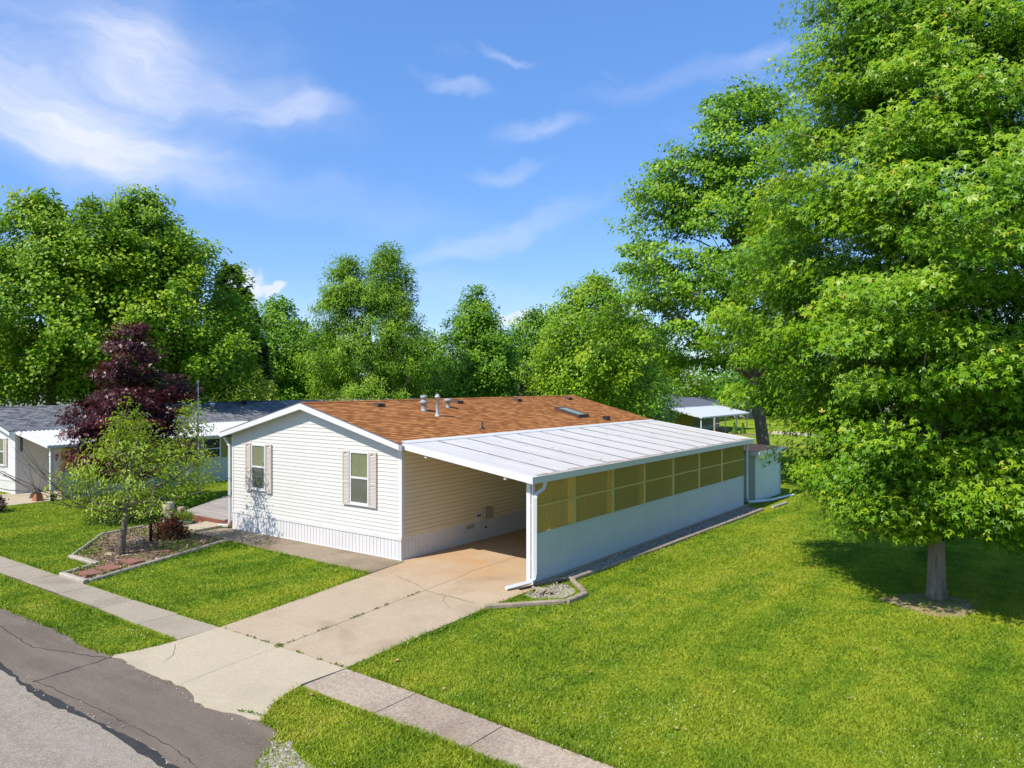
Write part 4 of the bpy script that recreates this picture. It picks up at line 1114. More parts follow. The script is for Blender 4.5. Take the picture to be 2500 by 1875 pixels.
# black lawn edging round the downspout
m = MB(); m.tube([(3.98, -.45, .03), (4.12, .0, .05), (4.3, .45, .06), (4.44, .9, .05)], .035, 8); tag(m.build('lawn_edging', 'black_rubber'), 'strip of black plastic lawn edging behind the gravel corner', 'edging')
# log stump in the gravel corner
sl_ = thing('log_stump', 'low broken weathered log stump lying in the gravel corner', 'stump', (4.58, -.28, 0))
m = MB(); Rn = np.random.default_rng(3)
for k in range(16):
    a = Rn.uniform(-.5, .9); c = np.array([4.5 + Rn.normal(0, .10), -.34 + Rn.normal(0, .06), .04]); d = np.array([math.cos(a), math.sin(a), Rn.uniform(-.05, .25)]) * Rn.uniform(.10, .24)
    m.tube([c - d * .5, c + [0, 0, .05], c + d * .5 + [0, 0, .04]], [.012, .038, .010], 6)
m.build('wood', 'timber_brown', sl_)

tub = thing('planter_tub', 'oval grey green tub of bright green plants beside the deck', 'planter', (-8.82, -.55, 0))
m = MB(); th = np.linspace(0, 2 * math.pi, 25)[:-1]
rings = [(.0, .30, .18), (.17, .36, .23), (.19, .375, .245), (.19, .345, .215), (.14, .33, .2)]
pts = [(-8.86 + a * math.cos(t), -.62 + b * math.sin(t), z) for z, a, b in rings for t in th]; n = 24
m.add(pts, [(i * n + k, i * n + (k + 1) % n, (i + 1) * n + (k + 1) % n, (i + 1) * n + k) for i in range(4) for k in range(n)] + [tuple(range(4 * n, 5 * n))])
m.build('tub', 'green_pot', tub, True)
def tuft(name, base, rx, ry, h, n, size, mat, seed, parent, kind='long'):
    R = np.random.default_rng(seed); p = np.stack([base[0] + rx * R.normal(0, .5, n), base[1] + ry * R.normal(0, .5, n), base[2] + R.uniform(0, h, n)], 1)
    d = R.normal(0, .6, (n, 3)) + [0, 0, .6]; nn = R.normal(0, 1, (n, 3))
    co, nv, F = place_leaves(p, nn, d, size * R.uniform(.6, 1.3, n), kind)
    return fast_mesh(name, co, len(F), nv, F, np.clip(R.normal(.55, .2, n), 0, .95), mat, parent)
tuft('plants', (-8.86, -.62, .16), .38, .26, .26, 420, .09, 'weed', 5, tub)

sp = thing('log_pedestal', 'pale barkless log pedestal standing at the deck corner', 'stump', (-9.9, -.55, 0))
m = MB(); m.lathe(-9.9, -.55, [(0, .24), (.06, .20), (.2, .17), (.42, .18), (.62, .19), (.64, .16), (.66, .02)], 14); m.build('log', 'stump', sp, True)
for a, z in ((-1.0, .46), (-.4, .45), (-1.5, .3)):
    m = MB(); m.tube([(-9.9 + .16 * math.cos(a), -.55 + .16 * math.sin(a), z), (-9.9 + .215 * math.cos(a), -.55 + .215 * math.sin(a), z + .01)], [.05, .035], 8); m.build('branch_stub', 'stump', sp)
sp2 = thing('dark_log', 'dark brown log standing between the pale pedestal and deck', 'stump', (-9.72, -.15, 0))
m = MB(); m.lathe(-9.7, -.22, [(0, .17), (.1, .15), (.40, .15), (.46, .14), (.47, .01)], 12); m.build('log', 'timber_brown', sp2, True)
lp = thing('lamp_post', 'short dark lamp post without a lamp, beside the small tree', 'post', (-7.24, -2.56, 0))
m = MB(); m.tube([(-7.24, -2.56, 0), (-7.24, -2.56, 1.15)], .042, 12); m.build('post', 'dark_metal', lp, True)
m = MB(); m.tube([(-7.24, -2.56, 1.15), (-7.24, -2.56, 1.17), (-7.24, -2.56, 1.24)], [.05, .05, .03], 12); m.build('socket', 'dark_metal', lp, True)
fp = thing('flag_pole', 'tall thin white flag pole on the lawn behind the deck', 'flag pole', (-13.7, 2.8, 0))
m = MB(); m.tube([(-13.7, 2.8, 0), (-13.7, 2.8, 2.4), (-13.7, 2.8, 4.45)], [.045, .04, .032], 10); m.build('pole', 'white_metal', fp, True)
m = MB(); m.lathe(-13.7, 2.8, [(4.45, .03), (4.47, .055), (4.52, .05), (4.56, .01)], 10); m.build('cap', 'grey_metal', fp, True)
m = MB(); m.tube([(-13.64, 2.77, .9), (-13.64, 2.77, 4.4)], .006, 4); m.build('rope', 'white_metal', fp)
for k, (cx, cy, a, s) in enumerate(((-4.86, -5.30, .1, 1.0), (-5.02, -4.76, .2, 1.0), (-5.22, -4.12, .1, .95), (-5.62, -2.99, .3, .55))):
    Rn = np.random.default_rng(20 + k); P = []
    for t in np.linspace(0, 2 * math.pi, 9)[:-1]:
        u, v = .33 * s * max(-.8, min(.8, 1.2 * math.cos(t))), .24 * s * max(-.85, min(.85, 1.2 * math.sin(t)))
        u += Rn.normal(0, .02); v += Rn.normal(0, .02)
        P.append((cx + u * math.cos(a) - v * math.sin(a), cy + u * math.sin(a) + v * math.cos(a)))
    m = MB(); m.prism(P, .0, .072)
    tag(m.build('flagstone', 'flag'), ('red flagstone next to the sidewalk timber', 'red flagstone second from the sidewalk timber', 'red flagstone level with the small tree trunk', 'small red flagstone under leaves near the path')[k], 'flagstone', 'red flagstones in the bed')
def rock(name, label, c, s, mat, seed):
    R = np.random.default_rng(seed); m = MB(); n = 9; pts = []; 
    for i, (z, r) in enumerate(((0, 1.), (.45, .95), (.8, .6), (1., .2))):
        for k in range(n): 
            a = 2 * math.pi * k / n; q = r * R.uniform(.82, 1.15); pts.append((c[0] + s[0] * q * math.cos(a), c[1] + s[1] * q * math.sin(a), s[2] * z * R.uniform(.9, 1.1)))
    m.add(pts, [(i * n + k, i * n + (k + 1) % n, (i + 1) * n + (k + 1) % n, (i + 1) * n + k) for i in range(3) for k in range(n)] + [tuple(range(3 * n, 4 * n))])
    return tag(m.build(name, mat), label, 'rock')
rock('rock', 'tan boulder at the foot of the dark lamp post', (-7.28, -2.85), (.20, .15, .22), 'rock', 2)
rock('rock', 'pale flat stone left of the small tree trunk', (-6.55, -4.05), (.17, .09, .09), 'apron', 3)
# ------------------------------------------------------------------ trees
def rt(a, b=0.): return (float(RT[0] * a + FW[0] * b), float(RT[1] * a + FW[1] * b))
def gbase(x, y): return (x, y, float(ground_z(x, y)))

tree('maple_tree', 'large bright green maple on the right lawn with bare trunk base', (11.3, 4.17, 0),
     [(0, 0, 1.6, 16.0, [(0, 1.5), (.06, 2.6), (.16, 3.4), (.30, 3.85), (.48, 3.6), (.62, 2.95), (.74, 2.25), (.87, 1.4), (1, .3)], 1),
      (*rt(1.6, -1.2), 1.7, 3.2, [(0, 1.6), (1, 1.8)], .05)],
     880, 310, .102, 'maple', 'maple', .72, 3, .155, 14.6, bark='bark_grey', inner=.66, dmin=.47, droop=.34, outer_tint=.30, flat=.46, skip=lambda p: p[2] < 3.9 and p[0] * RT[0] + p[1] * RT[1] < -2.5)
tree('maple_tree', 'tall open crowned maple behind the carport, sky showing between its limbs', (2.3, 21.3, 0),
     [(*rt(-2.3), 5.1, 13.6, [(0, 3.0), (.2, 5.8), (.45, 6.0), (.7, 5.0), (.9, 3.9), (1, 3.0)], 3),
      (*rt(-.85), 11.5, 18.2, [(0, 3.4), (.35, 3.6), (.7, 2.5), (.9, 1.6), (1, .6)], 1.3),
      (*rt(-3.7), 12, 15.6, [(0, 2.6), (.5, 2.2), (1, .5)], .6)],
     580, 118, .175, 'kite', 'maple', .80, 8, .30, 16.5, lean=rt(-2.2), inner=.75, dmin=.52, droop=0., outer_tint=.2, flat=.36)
tree('maple_tree', 'medium light green maple behind the roof, left of the open crowned maple', (-10.6, 28.0, 0),
     [(0, 0, 3.2, 11.0, [(0, 3.0), (.25, 4.0), (.55, 3.5), (.8, 2.2), (1, .4)], 1)],
     330, 105, .19, 'kite', 'maple_far', .78, 21, .18, 9.8, outer_tint=.25, flat=.85, droop=0.)
tree('maple_tree', 'big yellowish green maple at the left edge behind the neighbouring roof', (-29.6, 4.1, 0),
     [(0, 0, 3.7, 11.5, [(0, 4.2), (.3, 5.8), (.7, 5.2), (1, 3.6)], 2.4), (*rt(-.6), 10, 14.3, [(0, 3.6), (.5, 2.8), (1, .5)], .8), (*rt(2.4), 9.5, 13.9, [(0, 2.2), (.6, 1.5), (1, .3)], .5)],
     620, 125, .20, 'kite', 'maple_far', .74,  31, .32, 13.8, outer_tint=.22, inner=.7, flat=.85, droop=-.05)
tree('maple_tree', 'tall rounded maple behind the neighbouring roof, right of the edge maple', (-28.95, 8.9, 0),
     [(*rt(.6), 3.7, 12.2, [(0, 4.4), (.3, 5.4), (.6, 5.0), (.85, 3.9), (1, 3.0)], 2.4), (*rt(-.3), 10.5, 15.2, [(0, 3.4), (.5, 2.6), (.85, 1.4), (1, .4)], .9)],
     620, 125, .20, 'kite', 'maple_far', .74,  37, .32, 14.8, outer_tint=.22, inner=.7, flat=.85, droop=-.05)
conifer('pine_tree', 'dark pine whose tips show right of the tall rounded maple', gbase(-41.6, 22.6), 14.8, 4.2, 26, 9, 70, 'pine_needle', 5, .12)
tree('silver_maple', 'feathery maple with two pointed tops behind the roof', gbase(-30.9, 27.9),
     [(*rt(-.2), 1.2, 12.6, [(0, 4.0), (.22, 5.1), (.5, 4.9), (.8, 3.9), (1, 2.3)], 3.2), (*rt(-1.9), 10.8, 15.1, [(0, 2.0), (.4, 1.5), (.75, 1.0), (1, .3)], .75), (*rt(1.4), 10.8, 15.5, [(0, 2.1), (.4, 1.6), (.75, 1.1), (1, .3)], .8)],
     640, 115, .22, 'long', 'maple_silver', .74, 41, .30, 13.0, outer_tint=.25, droop=-.2, inner=.72, flat=.85)
tree('maple_tree', 'dense pyramid shaped maple right of the two topped maple', gbase(-29.2, 39.1),
     [(0, 0, 1.0, 13.6, [(0, 3.6), (.25, 4.6), (.55, 3.8), (.8, 2.2), (.93, 1.1), (1, .3)], 1)],
     430, 95, .24, 'kite', 'maple_deep', .85, 43, .24, 12, outer_tint=.25, flat=.85, droop=0.)
tree('maple_tree', 'dark round topped tree far behind the roof, above the spruce', gbase(-39.8, 64.9),
     [(0, 0, 1.5, 14.8, [(0, 4.5), (.4, 5.4), (.75, 4.0), (1, 1.2)], 1)],
     260, 90, .34, 'kite', 'maple_deep', 1.3, 47, .3, 12.5, outer_tint=.2, flat=.85, droop=0.)
tree('maple_tree', 'round airy tree left of the two topped maple', gbase(-51.0, 34.0),
     [(0, 0, 1.5, 13.8, [(0, 4.2), (.4, 4.8), (.75, 3.6), (1, 1.0)], 1)],
     320, 85, .28, 'kite', 'maple_deep', 1.0, 53, .26, 12, outer_tint=.24, inner=.7, flat=.85, droop=0.)
G = 'trees filling the far background'
far_t = [(-60, 72, 12, 5.5), (180, 84, 12, 6), (420, 88, 11.5, 6), (690, 92, 13, 6), (900, 90, 12.0, 5.5), (1060, 105, 12.5, 6.0), (1330, 80, 11.5, 5.5), (1440, 118, 14, 6.5), (1640, 138, 14.5, 7), (1960, 112, 13, 6.5), (2090, 84, 11.5, 6), (2260, 68, 12, 6)]
LAB = ['leafy tree far off at the left edge, behind the edge maple', 'leafy tree deep behind the two large left maples', 'leafy tree deep behind the dark pine', 'leafy tree deep behind the two topped maple, on its left', 'leafy tree deep behind the two topped maple, on its right',
       'leafy tree deep behind the pyramid shaped maple', 'leafy tree deep behind the light green maple', 'leafy tree deep behind the open crowned maple', 'leafy tree deep behind the gap between the two right maples', 'leafy tree glimpsed through the large maple crown, left part', 'leafy tree glimpsed through the large maple crown, middle part', 'leafy tree glimpsed through the large maple crown at the right edge']
protos = []
for v in range(3):
    pass
for k, (px, D, h, r) in enumerate(far_t):
    x, y = at((px - 1106) / 1651 * D, D); b = gbase(x, y)
    if len(protos) < 3:
        t = tree('leafy_tree', LAB[k], b, [(0, 0, .6, h, [(0, r * .8), (.3, r), (.65, r * .8), (.88, r * .45), (1, r * .15)], 1)], 210, 88, .34, 'kite', ('maple_deep', 'maple_far', 'maple')[len(protos)], 1.45, 60 + k, .26, h * .88, group=G, outer_tint=.22, flat=.8, droop=0.)
        protos.append(t)
    else:
        copy_tree(protos[k % 3], b, 1.3 * k, LAB[k])
conifer('spruce_tree', 'small blue green spruce showing just above the roof ridge', gbase(-22.1, 36.9), 6.5, 1.75, 20, 9, 45, 'needle', 9, .05, sweep=-.25)

# far woods closing the horizon: one mass
Rw = np.random.default_rng(99); n = 60000
cl = 900; D_ = Rw.uniform(118, 165, cl); u_ = Rw.uniform(-.95, .95, cl); lat = u_ * D_
top = 8.2 + 2.6 * np.sin(u_ * 23) + 1.8 * np.sin(u_ * 61 + 1) + Rw.normal(0, .6, cl)
cx = CAM[0] + FW[0] * D_ + RT[0] * lat; cy = CAM[1] + FW[1] * D_ + RT[1] * lat; cz = -1.4 + (top + 1.4) * Rw.random(cl) ** .6
ci = Rw.integers(0, cl, n); p = np.stack([cx, cy, cz], 1)[ci] + Rw.normal(0, 1, (n, 3)) * [1.9, 1.9, 1.0]
co, nv, F = place_leaves(p, Rw.normal(0, .5, (n, 3)) + [0.1, -.3, .7], Rw.normal(0, 1, (n, 3)), Rw.uniform(.5, 1.0, n), 'kite')
tag(fast_mesh('far_woods', co, len(F), nv, F, np.clip(Rw.normal(.35, .15, n), 0, .9), 'maple_deep'), 'distant green woods closing the horizon behind all the homes', 'woods', kind='stuff')

# purple maple and the small fruit tree
tree('purple_maple', 'dark purple leaved maple in front of the neighbouring carport', (-14.3, .4, 0),
     [(0, 0, 1.0, 3.4, [(0, 1.4), (.3, 1.9), (.8, 1.75), (1, 1.3)], 1.5), (*rt(.1), 3.0, 6.65, [(0, 1.5), (.3, 1.25), (.6, .95), (.85, .7), (1, .2)], 1.2), (*rt(-1.5), 2.6, 3.9, [(0, .6), (.5, .7), (1, .3)], .3), (*rt(1.7), 3.4, 4.7, [(0, .4), (.6, .45), (1, .2)], .18)],
     235, 80, .135, 'maple', 'purple', .50, 71, .10, 6.0, inner=.6, droop=.35, outer_tint=.25)
small = tree('fruit_tree', 'small light green fruit tree in the garden bed, forked low', (-6.38, -3.85, 0),
     [(*rt(.35, .4), 1.15, 2.9, [(0, 1.1), (.25, 1.75), (.7, 1.55), (1, 1.0)], 2.0), (*rt(-.05, .8), 2.4, 3.65, [(0, 1.1), (.5, .8), (1, .25)], .7), (*rt(-.35, 1.0), 2.6, 4.0, [(0, .5), (.5, .35), (1, .12)], .4), (*rt(1.2, 1.5), 2.3, 4.05, [(0, .6), (.5, .45), (1, .14)], .6), (*rt(1.75, .9), 1.5, 2.4, [(0, .3), (.5, .5), (1, .25)], .28), (*rt(-1.0), 1.3, 2.3, [(0, .4), (.5, .55), (1, .3)], .25)],
     240, 28, .105, 'long', 'crab', .34, 83, .10, 2.5, bark='bark', lean=rt(.30, .15), inner=.75, droop=.25, flat=.7, dmin=.5, outer_tint=.25, flare=1.25)
# bare limbs reaching left
mb = MB(); Rb = np.random.default_rng(17); B0 = np.array([-6.36, -3.83, 1.22])
def limb(p0, dirs, r0, depth_=0):
    P = [np.array(p0)]; d = np.array(dirs, float)
    for k in range(5):
        d = d + Rb.normal(0, .10, 3) * np.linalg.norm(d); d[2] += .015; P.append(P[-1] + d)
    mb.tube(P, [r0 * (1 - .16 * k) for k in range(6)], 5)
    if depth_ < 2:
        for k in (2, 3, 4, 5):
            if Rb.random() < .8:
                q = d * Rb.uniform(.45, .75) + Rb.normal(0, .06, 3) + [0, 0, .06]; limb(P[k], q, r0 * .5, depth_ + 1)
limb(B0, np.array([*rt(-.38, -.05), .10]), .030); limb(B0 + [0, 0, .1], np.array([*rt(-.36, -.1), .17]), .026); limb(B0 - [0, 0, .1], np.array([*rt(-.30, -.22), .06]), .024)
mb.build('bare_limbs', 'bark', small, True)

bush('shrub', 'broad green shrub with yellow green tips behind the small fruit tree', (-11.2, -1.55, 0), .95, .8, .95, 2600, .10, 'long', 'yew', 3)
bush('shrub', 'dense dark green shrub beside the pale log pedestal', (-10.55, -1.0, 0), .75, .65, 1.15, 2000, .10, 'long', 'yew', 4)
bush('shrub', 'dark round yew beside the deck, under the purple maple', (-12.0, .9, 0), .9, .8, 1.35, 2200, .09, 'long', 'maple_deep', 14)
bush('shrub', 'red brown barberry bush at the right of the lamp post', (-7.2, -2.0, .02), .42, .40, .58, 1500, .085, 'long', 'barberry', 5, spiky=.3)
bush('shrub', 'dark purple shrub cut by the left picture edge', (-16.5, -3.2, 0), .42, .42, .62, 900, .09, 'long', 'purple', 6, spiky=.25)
bush('lime_bush', 'bright lime green bush rising behind the neighbouring roof', gbase(-34.7, 20.2), 1.9, 1.9, 5.3, 3600, .24, 'kite', 'lime', 7)
bush('lime_bush', 'mid green wide bush behind the neighbouring roof, by the flag pole top', gbase(-38.0, 20.6), 2.3, 2.0, 4.8, 3600, .24, 'kite', 'weed', 8)
bush('shrub', 'low light green bush top just over the roof ridge', gbase(-25.5, 19.5), 2.6, 1.6, 3.75, 3000, .22, 'kite', 'lime', 9)
bush('shrub', 'green shrub under the two topped maple, just over the ridge', gbase(-21.8, 24.0), 1.6, 1.3, 3.35, 1800, .2, 'kite', 'weed', 19)

# ------------------------------------------------------------------ homes further back
def far_home(name, label, x, y, W, L, wall, roof, ze=2.6, zr=3.6, win=True, awning=None):
    gz = float(ground_z(x - W / 2, y + L / 2))
    h, r, f = gable_home(name, label, x, y, W, L, gz + .5, gz + ze, gz + zr, wall=wall, roof=roof, skirt='lilac', gz=gz, steps=False)
    if win:
        for k, yy in enumerate((y + L * .25, y + L * .62)):
            m = MB(); m.box(x, x + .03, yy, yy + 1.1, gz + 1.2, gz + 2.2); w = m.build('window', 'dark_interior', h)
            m = MB()
            for (a, b, c, d) in ((yy - .06, yy, gz + 1.14, gz + 2.26), (yy + 1.1, yy + 1.16, gz + 1.14, gz + 2.26), (yy, yy + 1.1, gz + 1.14, gz + 1.2), (yy, yy + 1.1, gz + 2.2, gz + 2.26)): m.box(x, x + .05, a, b, c, d)
            m.build('frame', 'trim', w)
        m = MB(); m.box(x - W * .7, x - W * .3, y - .03, y, gz + 1.1, gz + 2.1); m.build('window', 'dark_interior', h)
    return h
fh = far_home('mobile_home', 'sage grey home with dark roof behind the white far awning', -24.1, 66.5, 7.2, 17, 'sage', 'dark_roof', 3.05, 3.95)
gz = float(ground_z(-22, 75))
aw, AZ2 = carport('carport', 'white flat carport on thin posts, far back right of the roof', -24.1, 67.5, 83, 4.0, gz + 2.95, gz + 2.05, (), None, None, 0, 'white_metal', over=.15, gz=gz, fz=.16)
for k, y in enumerate((67.8, 71.5, 75.2, 79, 82.7)):
    m = MB(); m.box(-20.2, -20.1, y - .05, y + .05, gz, gz + 2.0); m.build('post', 'white_metal', aw)
m = MB()
for y in np.arange(69.0, 74.5, .62): m.box(-24.07, -24.02, y, y + .06, gz + .55, gz + 2.5)
m.box(-24.08, -24.05, 68.9, 74.6, gz + .5, gz + 2.6)
m.build('window_wall', 'fibre', aw)
aw2, _z = carport('carport', 'small white carport beyond the far shed, glimpsed through leaves', -35.5, 99, 105, 4.2, float(ground_z(-30, 102)) + 2.9, float(ground_z(-30, 102)) + 2.2, (), None, None, 0, 'white_metal', over=.15, gz=float(ground_z(-30, 102)), fz=.16)
for y in (99.2, 102, 104.8):
    gq = float(ground_z(-31, 102)); m = MB(); m.box(-31.5, -31.4, y - .05, y + .05, gq, gq + 2.2); m.build('post', 'white_metal', aw2)
sh = thing('shed', 'small grey green shed standing on far lawn beyond the white carport', 'shed', gbase(-30.7, 111))
gz2 = float(ground_z(-30, 111)); m = MB(); m.box(-32.6, -28.8, 110, 113, gz2, gz2 + 2.1); m.build('wall', 'sage', sh)
m = MB(); m.add([(-32.9, 109.6, gz2 + 2.05), (-28.5, 109.6, gz2 + 2.05), (-28.5, 113.3, gz2 + 2.05), (-32.9, 113.3, gz2 + 2.05), (-32.9, 111.5, gz2 + 2.9), (-28.5, 111.5, gz2 + 2.9)], [(0, 1, 5, 4), (2, 3, 4, 5), (1, 2, 5), (3, 0, 4)]); m.build('roof', 'grey_roof', sh)
m = MB(); m.box(-28.79, -28.72, 110.0, 110.12, gz2, gz2 + 2.05); m.box(-28.79, -28.72, 112.9, 113.0, gz2, gz2 + 2.05); m.box(-32.6, -28.7, 109.93, 109.99, gz2, gz2 + .1); m.build('corner_trim', 'dark_metal', sh)
for (x, y, lab) in ((-18.0, 72.4, 'cone shaped arborvitae on the far lawn, left of a pair'), (-17.2, 72.9, 'cone shaped arborvitae on the far lawn, right of a pair')):
    b = gbase(x, y); r = thing('arborvitae', lab, 'shrub', b, 'arborvitae pair on the far lawn'); Rn = np.random.default_rng(int(-x * 10)); n = 700
    t = Rn.random(n) ** 1.4; a = Rn.random(n) * 6.28; rr = .42 * (1 - t) ** .8 * (1 - .3 * Rn.random(n)); P = np.stack([rr * np.cos(a), rr * np.sin(a), .05 + t * 1.15], 1)
    co, nv, F = place_leaves(P + np.array(b), np.stack([np.cos(a), np.sin(a), .4 + 0 * a], 1), np.array([[0, 0, 1.]]) + Rn.normal(0, .3, (n, 3)), Rn.uniform(.12, .2, n), 'kite')
    fast_mesh('foliage', co, len(F), nv, F, np.clip(Rn.normal(.2, .12, n), 0, .9), 'maple_deep', r)
fb = MB(); fb.prism([(-19.5, 70.6), (-14.5, 71.2), (-13.8, 73.2), (-18.8, 73.6)], float(ground_z(-17, 72)) - .1, float(ground_z(-17, 72)) + .05)
tag(fb.build('garden_bed', 'mulch'), 'brown mulch bed round the far arborvitae pair', 'garden bed', kind='structure')
pv = MB(); pv.prism([(-16.0, 75.5), (-4, 71), (-2, 75), (-15.5, 79.5)], float(ground_z(-12, 76)) - .12, float(ground_z(-12, 76)) + .05)
tag(pv.build('road', 'apron'), 'pale pavement crossing the far lawn', 'road', kind='structure')
bp = thing('feeder_post', 'brown wooden post with cross arm on far lawn near white carport', 'post', gbase(-18.9, 68.6))
b = gbase(-18.9, 68.6); m = MB(); m.box(b[0] - .09, b[0] + .09, b[1] - .09, b[1] + .09, b[2], b[2] + 2.0); m.build('post', 'timber_brown', bp)
m = MB(); m.bar((b[0], b[1], b[2] + 1.35), (b[0] + .8, b[1] + .5, b[2] + 1.35), .1, .1); m.build('cross_arm', 'timber_brown', bp)
bn = thing('bench', 'dark garden bench on the far lawn beside the wooden post', 'bench', gbase(-18.6, 70))
b = gbase(-18.6, 70); m = MB()
for k in range(4): m.box(b[0] - .7, b[0] + .7, b[1] - .25 + k * .13, b[1] - .15 + k * .13, b[2] + .42, b[2] + .46)
m.build('seat', 'dark_metal', bn); m = MB()
for k in range(3): m.box(b[0] - .7, b[0] + .7, b[1] + .27, b[1] + .30, b[2] + .55 + k * .12, b[2] + .63 + k * .12)
m.build('backrest', 'dark_metal', bn)
for sx in (-.6, .6): 
    m = MB(); m.box(b[0] + sx - .04, b[0] + sx + .04, b[1] - .25, b[1] + .3, b[2], b[2] + .42); m.build('leg', 'dark_metal', bn)
far_home('mobile_home', 'grey brown roofed home just behind the neighbouring roof, left of the gable', -24.6, 17.6, 6.6, 12, 'lilac', 'grey_roof', 2.6, 3.45)
h2 = far_home('mobile_home', 'small home with orange edged grey roof and metal chimney, over the ridge', -27.2, 41.5, 6.5, 12, 'siding', 'grey_roof', 2.9, 3.75)
m = MB(); z0 = float(ground_z(-22, 50)); m.lathe(-28.3, 44.5, [(z0 + 3.3, .16), (z0 + 4.6, .16), (z0 + 4.61, .24), (z0 + 4.75, .24), (z0 + 4.8, .05)], 12); m.build('chimney', 'grey_metal', h2, True)
far_home('mobile_home', 'white gabled home right of the spruce, partly under leaves', -22.6, 47.5, 7, 13, 'white', 'dark_roof', 3.0, 4.1)
far_home('mobile_home', 'home with red brown roof far behind the two topped maple', -52, 41, 7, 12, 'white', 'red_roof', 2.7, 4.0)
far_home('mobile_home', 'pale home with red brown roof deep behind the pyramid shaped maple', -40, 62, 7, 13, 'white', 'red_roof', 3.2, 4.6)
far_home('mobile_home', 'grey roofed home deep behind the open crowned maple', -30.5, 86, 7, 14, 'white', 'dark_roof', 3.0, 4.2)
far_home('mobile_home', 'pale home glimpsed under the large maple crown, nearer the shed', 0, 92, 7.5, 14, 'siding', 'red_roof', 2.9, 4.2)
far_home('mobile_home', 'white home glimpsed under the large maple crown at the right edge', 18, 62, 7.5, 14, 'white', 'grey_roof', 2.9, 4.2)
far_home('mobile_home', 'white home far behind the neighbouring roof at the left edge', -44, 6, 7, 12, 'white', 'grey_roof', 2.9, 4.2)
cmp_ = thing('camper_trailer', 'white camper trailer half hidden by leaves beyond the far shed', 'trailer', gbase(-33, 126))
gz3 = float(ground_z(-33, 126)); m = MB(); pr = [(0, .5), (6.5, .5), (7.1, 1.2), (6.8, 2.6), (6.2, 3.0), (.4, 3.0), (0, 2.6)]
m.add([(-36 + x, 125, gz3 + z) for x, z in pr] + [(-36 + x, 127.4, gz3 + z) for x, z in pr], [tuple(range(7)), tuple(range(7, 14))[::-1]] + [(i, (i + 1) % 7, 7 + (i + 1) % 7, 7 + i) for i in range(7)]); m.build('body', 'white', cmp_)
m = MB(); m.box(-34.8, -33.6, 124.96, 124.99, gz3 + 1.5, gz3 + 2.3); m.build('window', 'dark_interior', cmp_)
for x in (-33, -32.1):
    m = MB(); m.tube([(x, 124.9, gz3 + .38), (x, 125.15, gz3 + .38)], .36, 14); m.build('wheel', 'black_rubber', cmp_)

# ------------------------------------------------------------------ lawn
road_poly = [(-61, -40), (61, -40)] + road_edge_j[::-1]
EXCL = [road_poly, [(-60, -6.50), (1.05, -6.58), (4.45, -6.60), (6, -6.60), (9.3, -6.64), (14.2, -6.75), (40, -7.3), (40, -6.6), (14.2, -6.1), (9.3, -5.93), (5.98, -5.74), (4.4, -5.70), (1.03, -5.70), (-60, -5.74)],
        [(1.04, -5.7), (4.42, -5.7), (4.2, -1.9), (4.2, -.6), (4.05, 14), (0, 14), (.12, 0), (.34, -1.33)],
        [(-7.52, -1.12), (.32, -1.33), (.32, 0), (-7.52, 0)], [(-7.3, -.1), (4.1, -.1), (4.1, 17.3), (-7.3, 13.8)],
        BED, [(-7.2, .1), (-10.05, -.12), (-12.27, 3.1), (-12.27, 6.5), (-7.2, 6.5)],
        [(-21, -5.7), (-17.58, -5.7), (-17.6, 10), (-21, 10)], [(-28, -1), (-17.5, -.9), (-17.5, 14), (-28, 14)],
        [(4.0, .8), (4.6, .95), (4.75, 13.2), (4.0, 13.2)], APL + [(.9, -7.9), (4.93, -7.9)] + APR + [(4.3, -6.5), (1.08, -6.5)]]
THIN = [([(10.35, 3.5), (10.8, 3.1), (11.4, 2.8), (11.9, 3.1), (12.1, 3.6), (11.8, 4.5), (11.2, 4.7), (10.7, 4.2)], .30), ([(5.5, -7.9), (5.75, -7.7), (6.2, -7.95), (6.9, -8.25), (8.6, -8.5), (8.6, -9), (5.9, -9)], .25),
        ([(4.25, -.7), (4.6, -.8), (5.1, -.35), (5.0, .3), (4.4, .6)], .42)]
def lawn_mask(x, y, R):
    k = np.ones(x.shape, bool)
    for p in EXCL: k &= ~in_poly(x, y, p)
    for p, q in THIN: k &= ~(in_poly(x, y, p) & (R.random(x.shape) > q))
    return k
Rg = np.random.default_rng(123)
def scatter(n, d0, d1, pw, R, umax=.80):
    e = 2 - pw; u = R.random(n); D = (d0 ** e + u * (d1 ** e - d0 ** e)) ** (1 / e); lat = R.uniform(-umax, umax, n) * D
    x = CAM[0] + FW[0] * D + RT[0] * lat; y = CAM[1] + FW[1] * D + RT[1] * lat
    return x, y, D
EDGE = [[(-61, -40), (61, -40)] + ROAD_EDGE[::-1]] + EXCL[1:4] + [EXCL[5]] + [EXCL[-2]] + [EXCL[-1]]
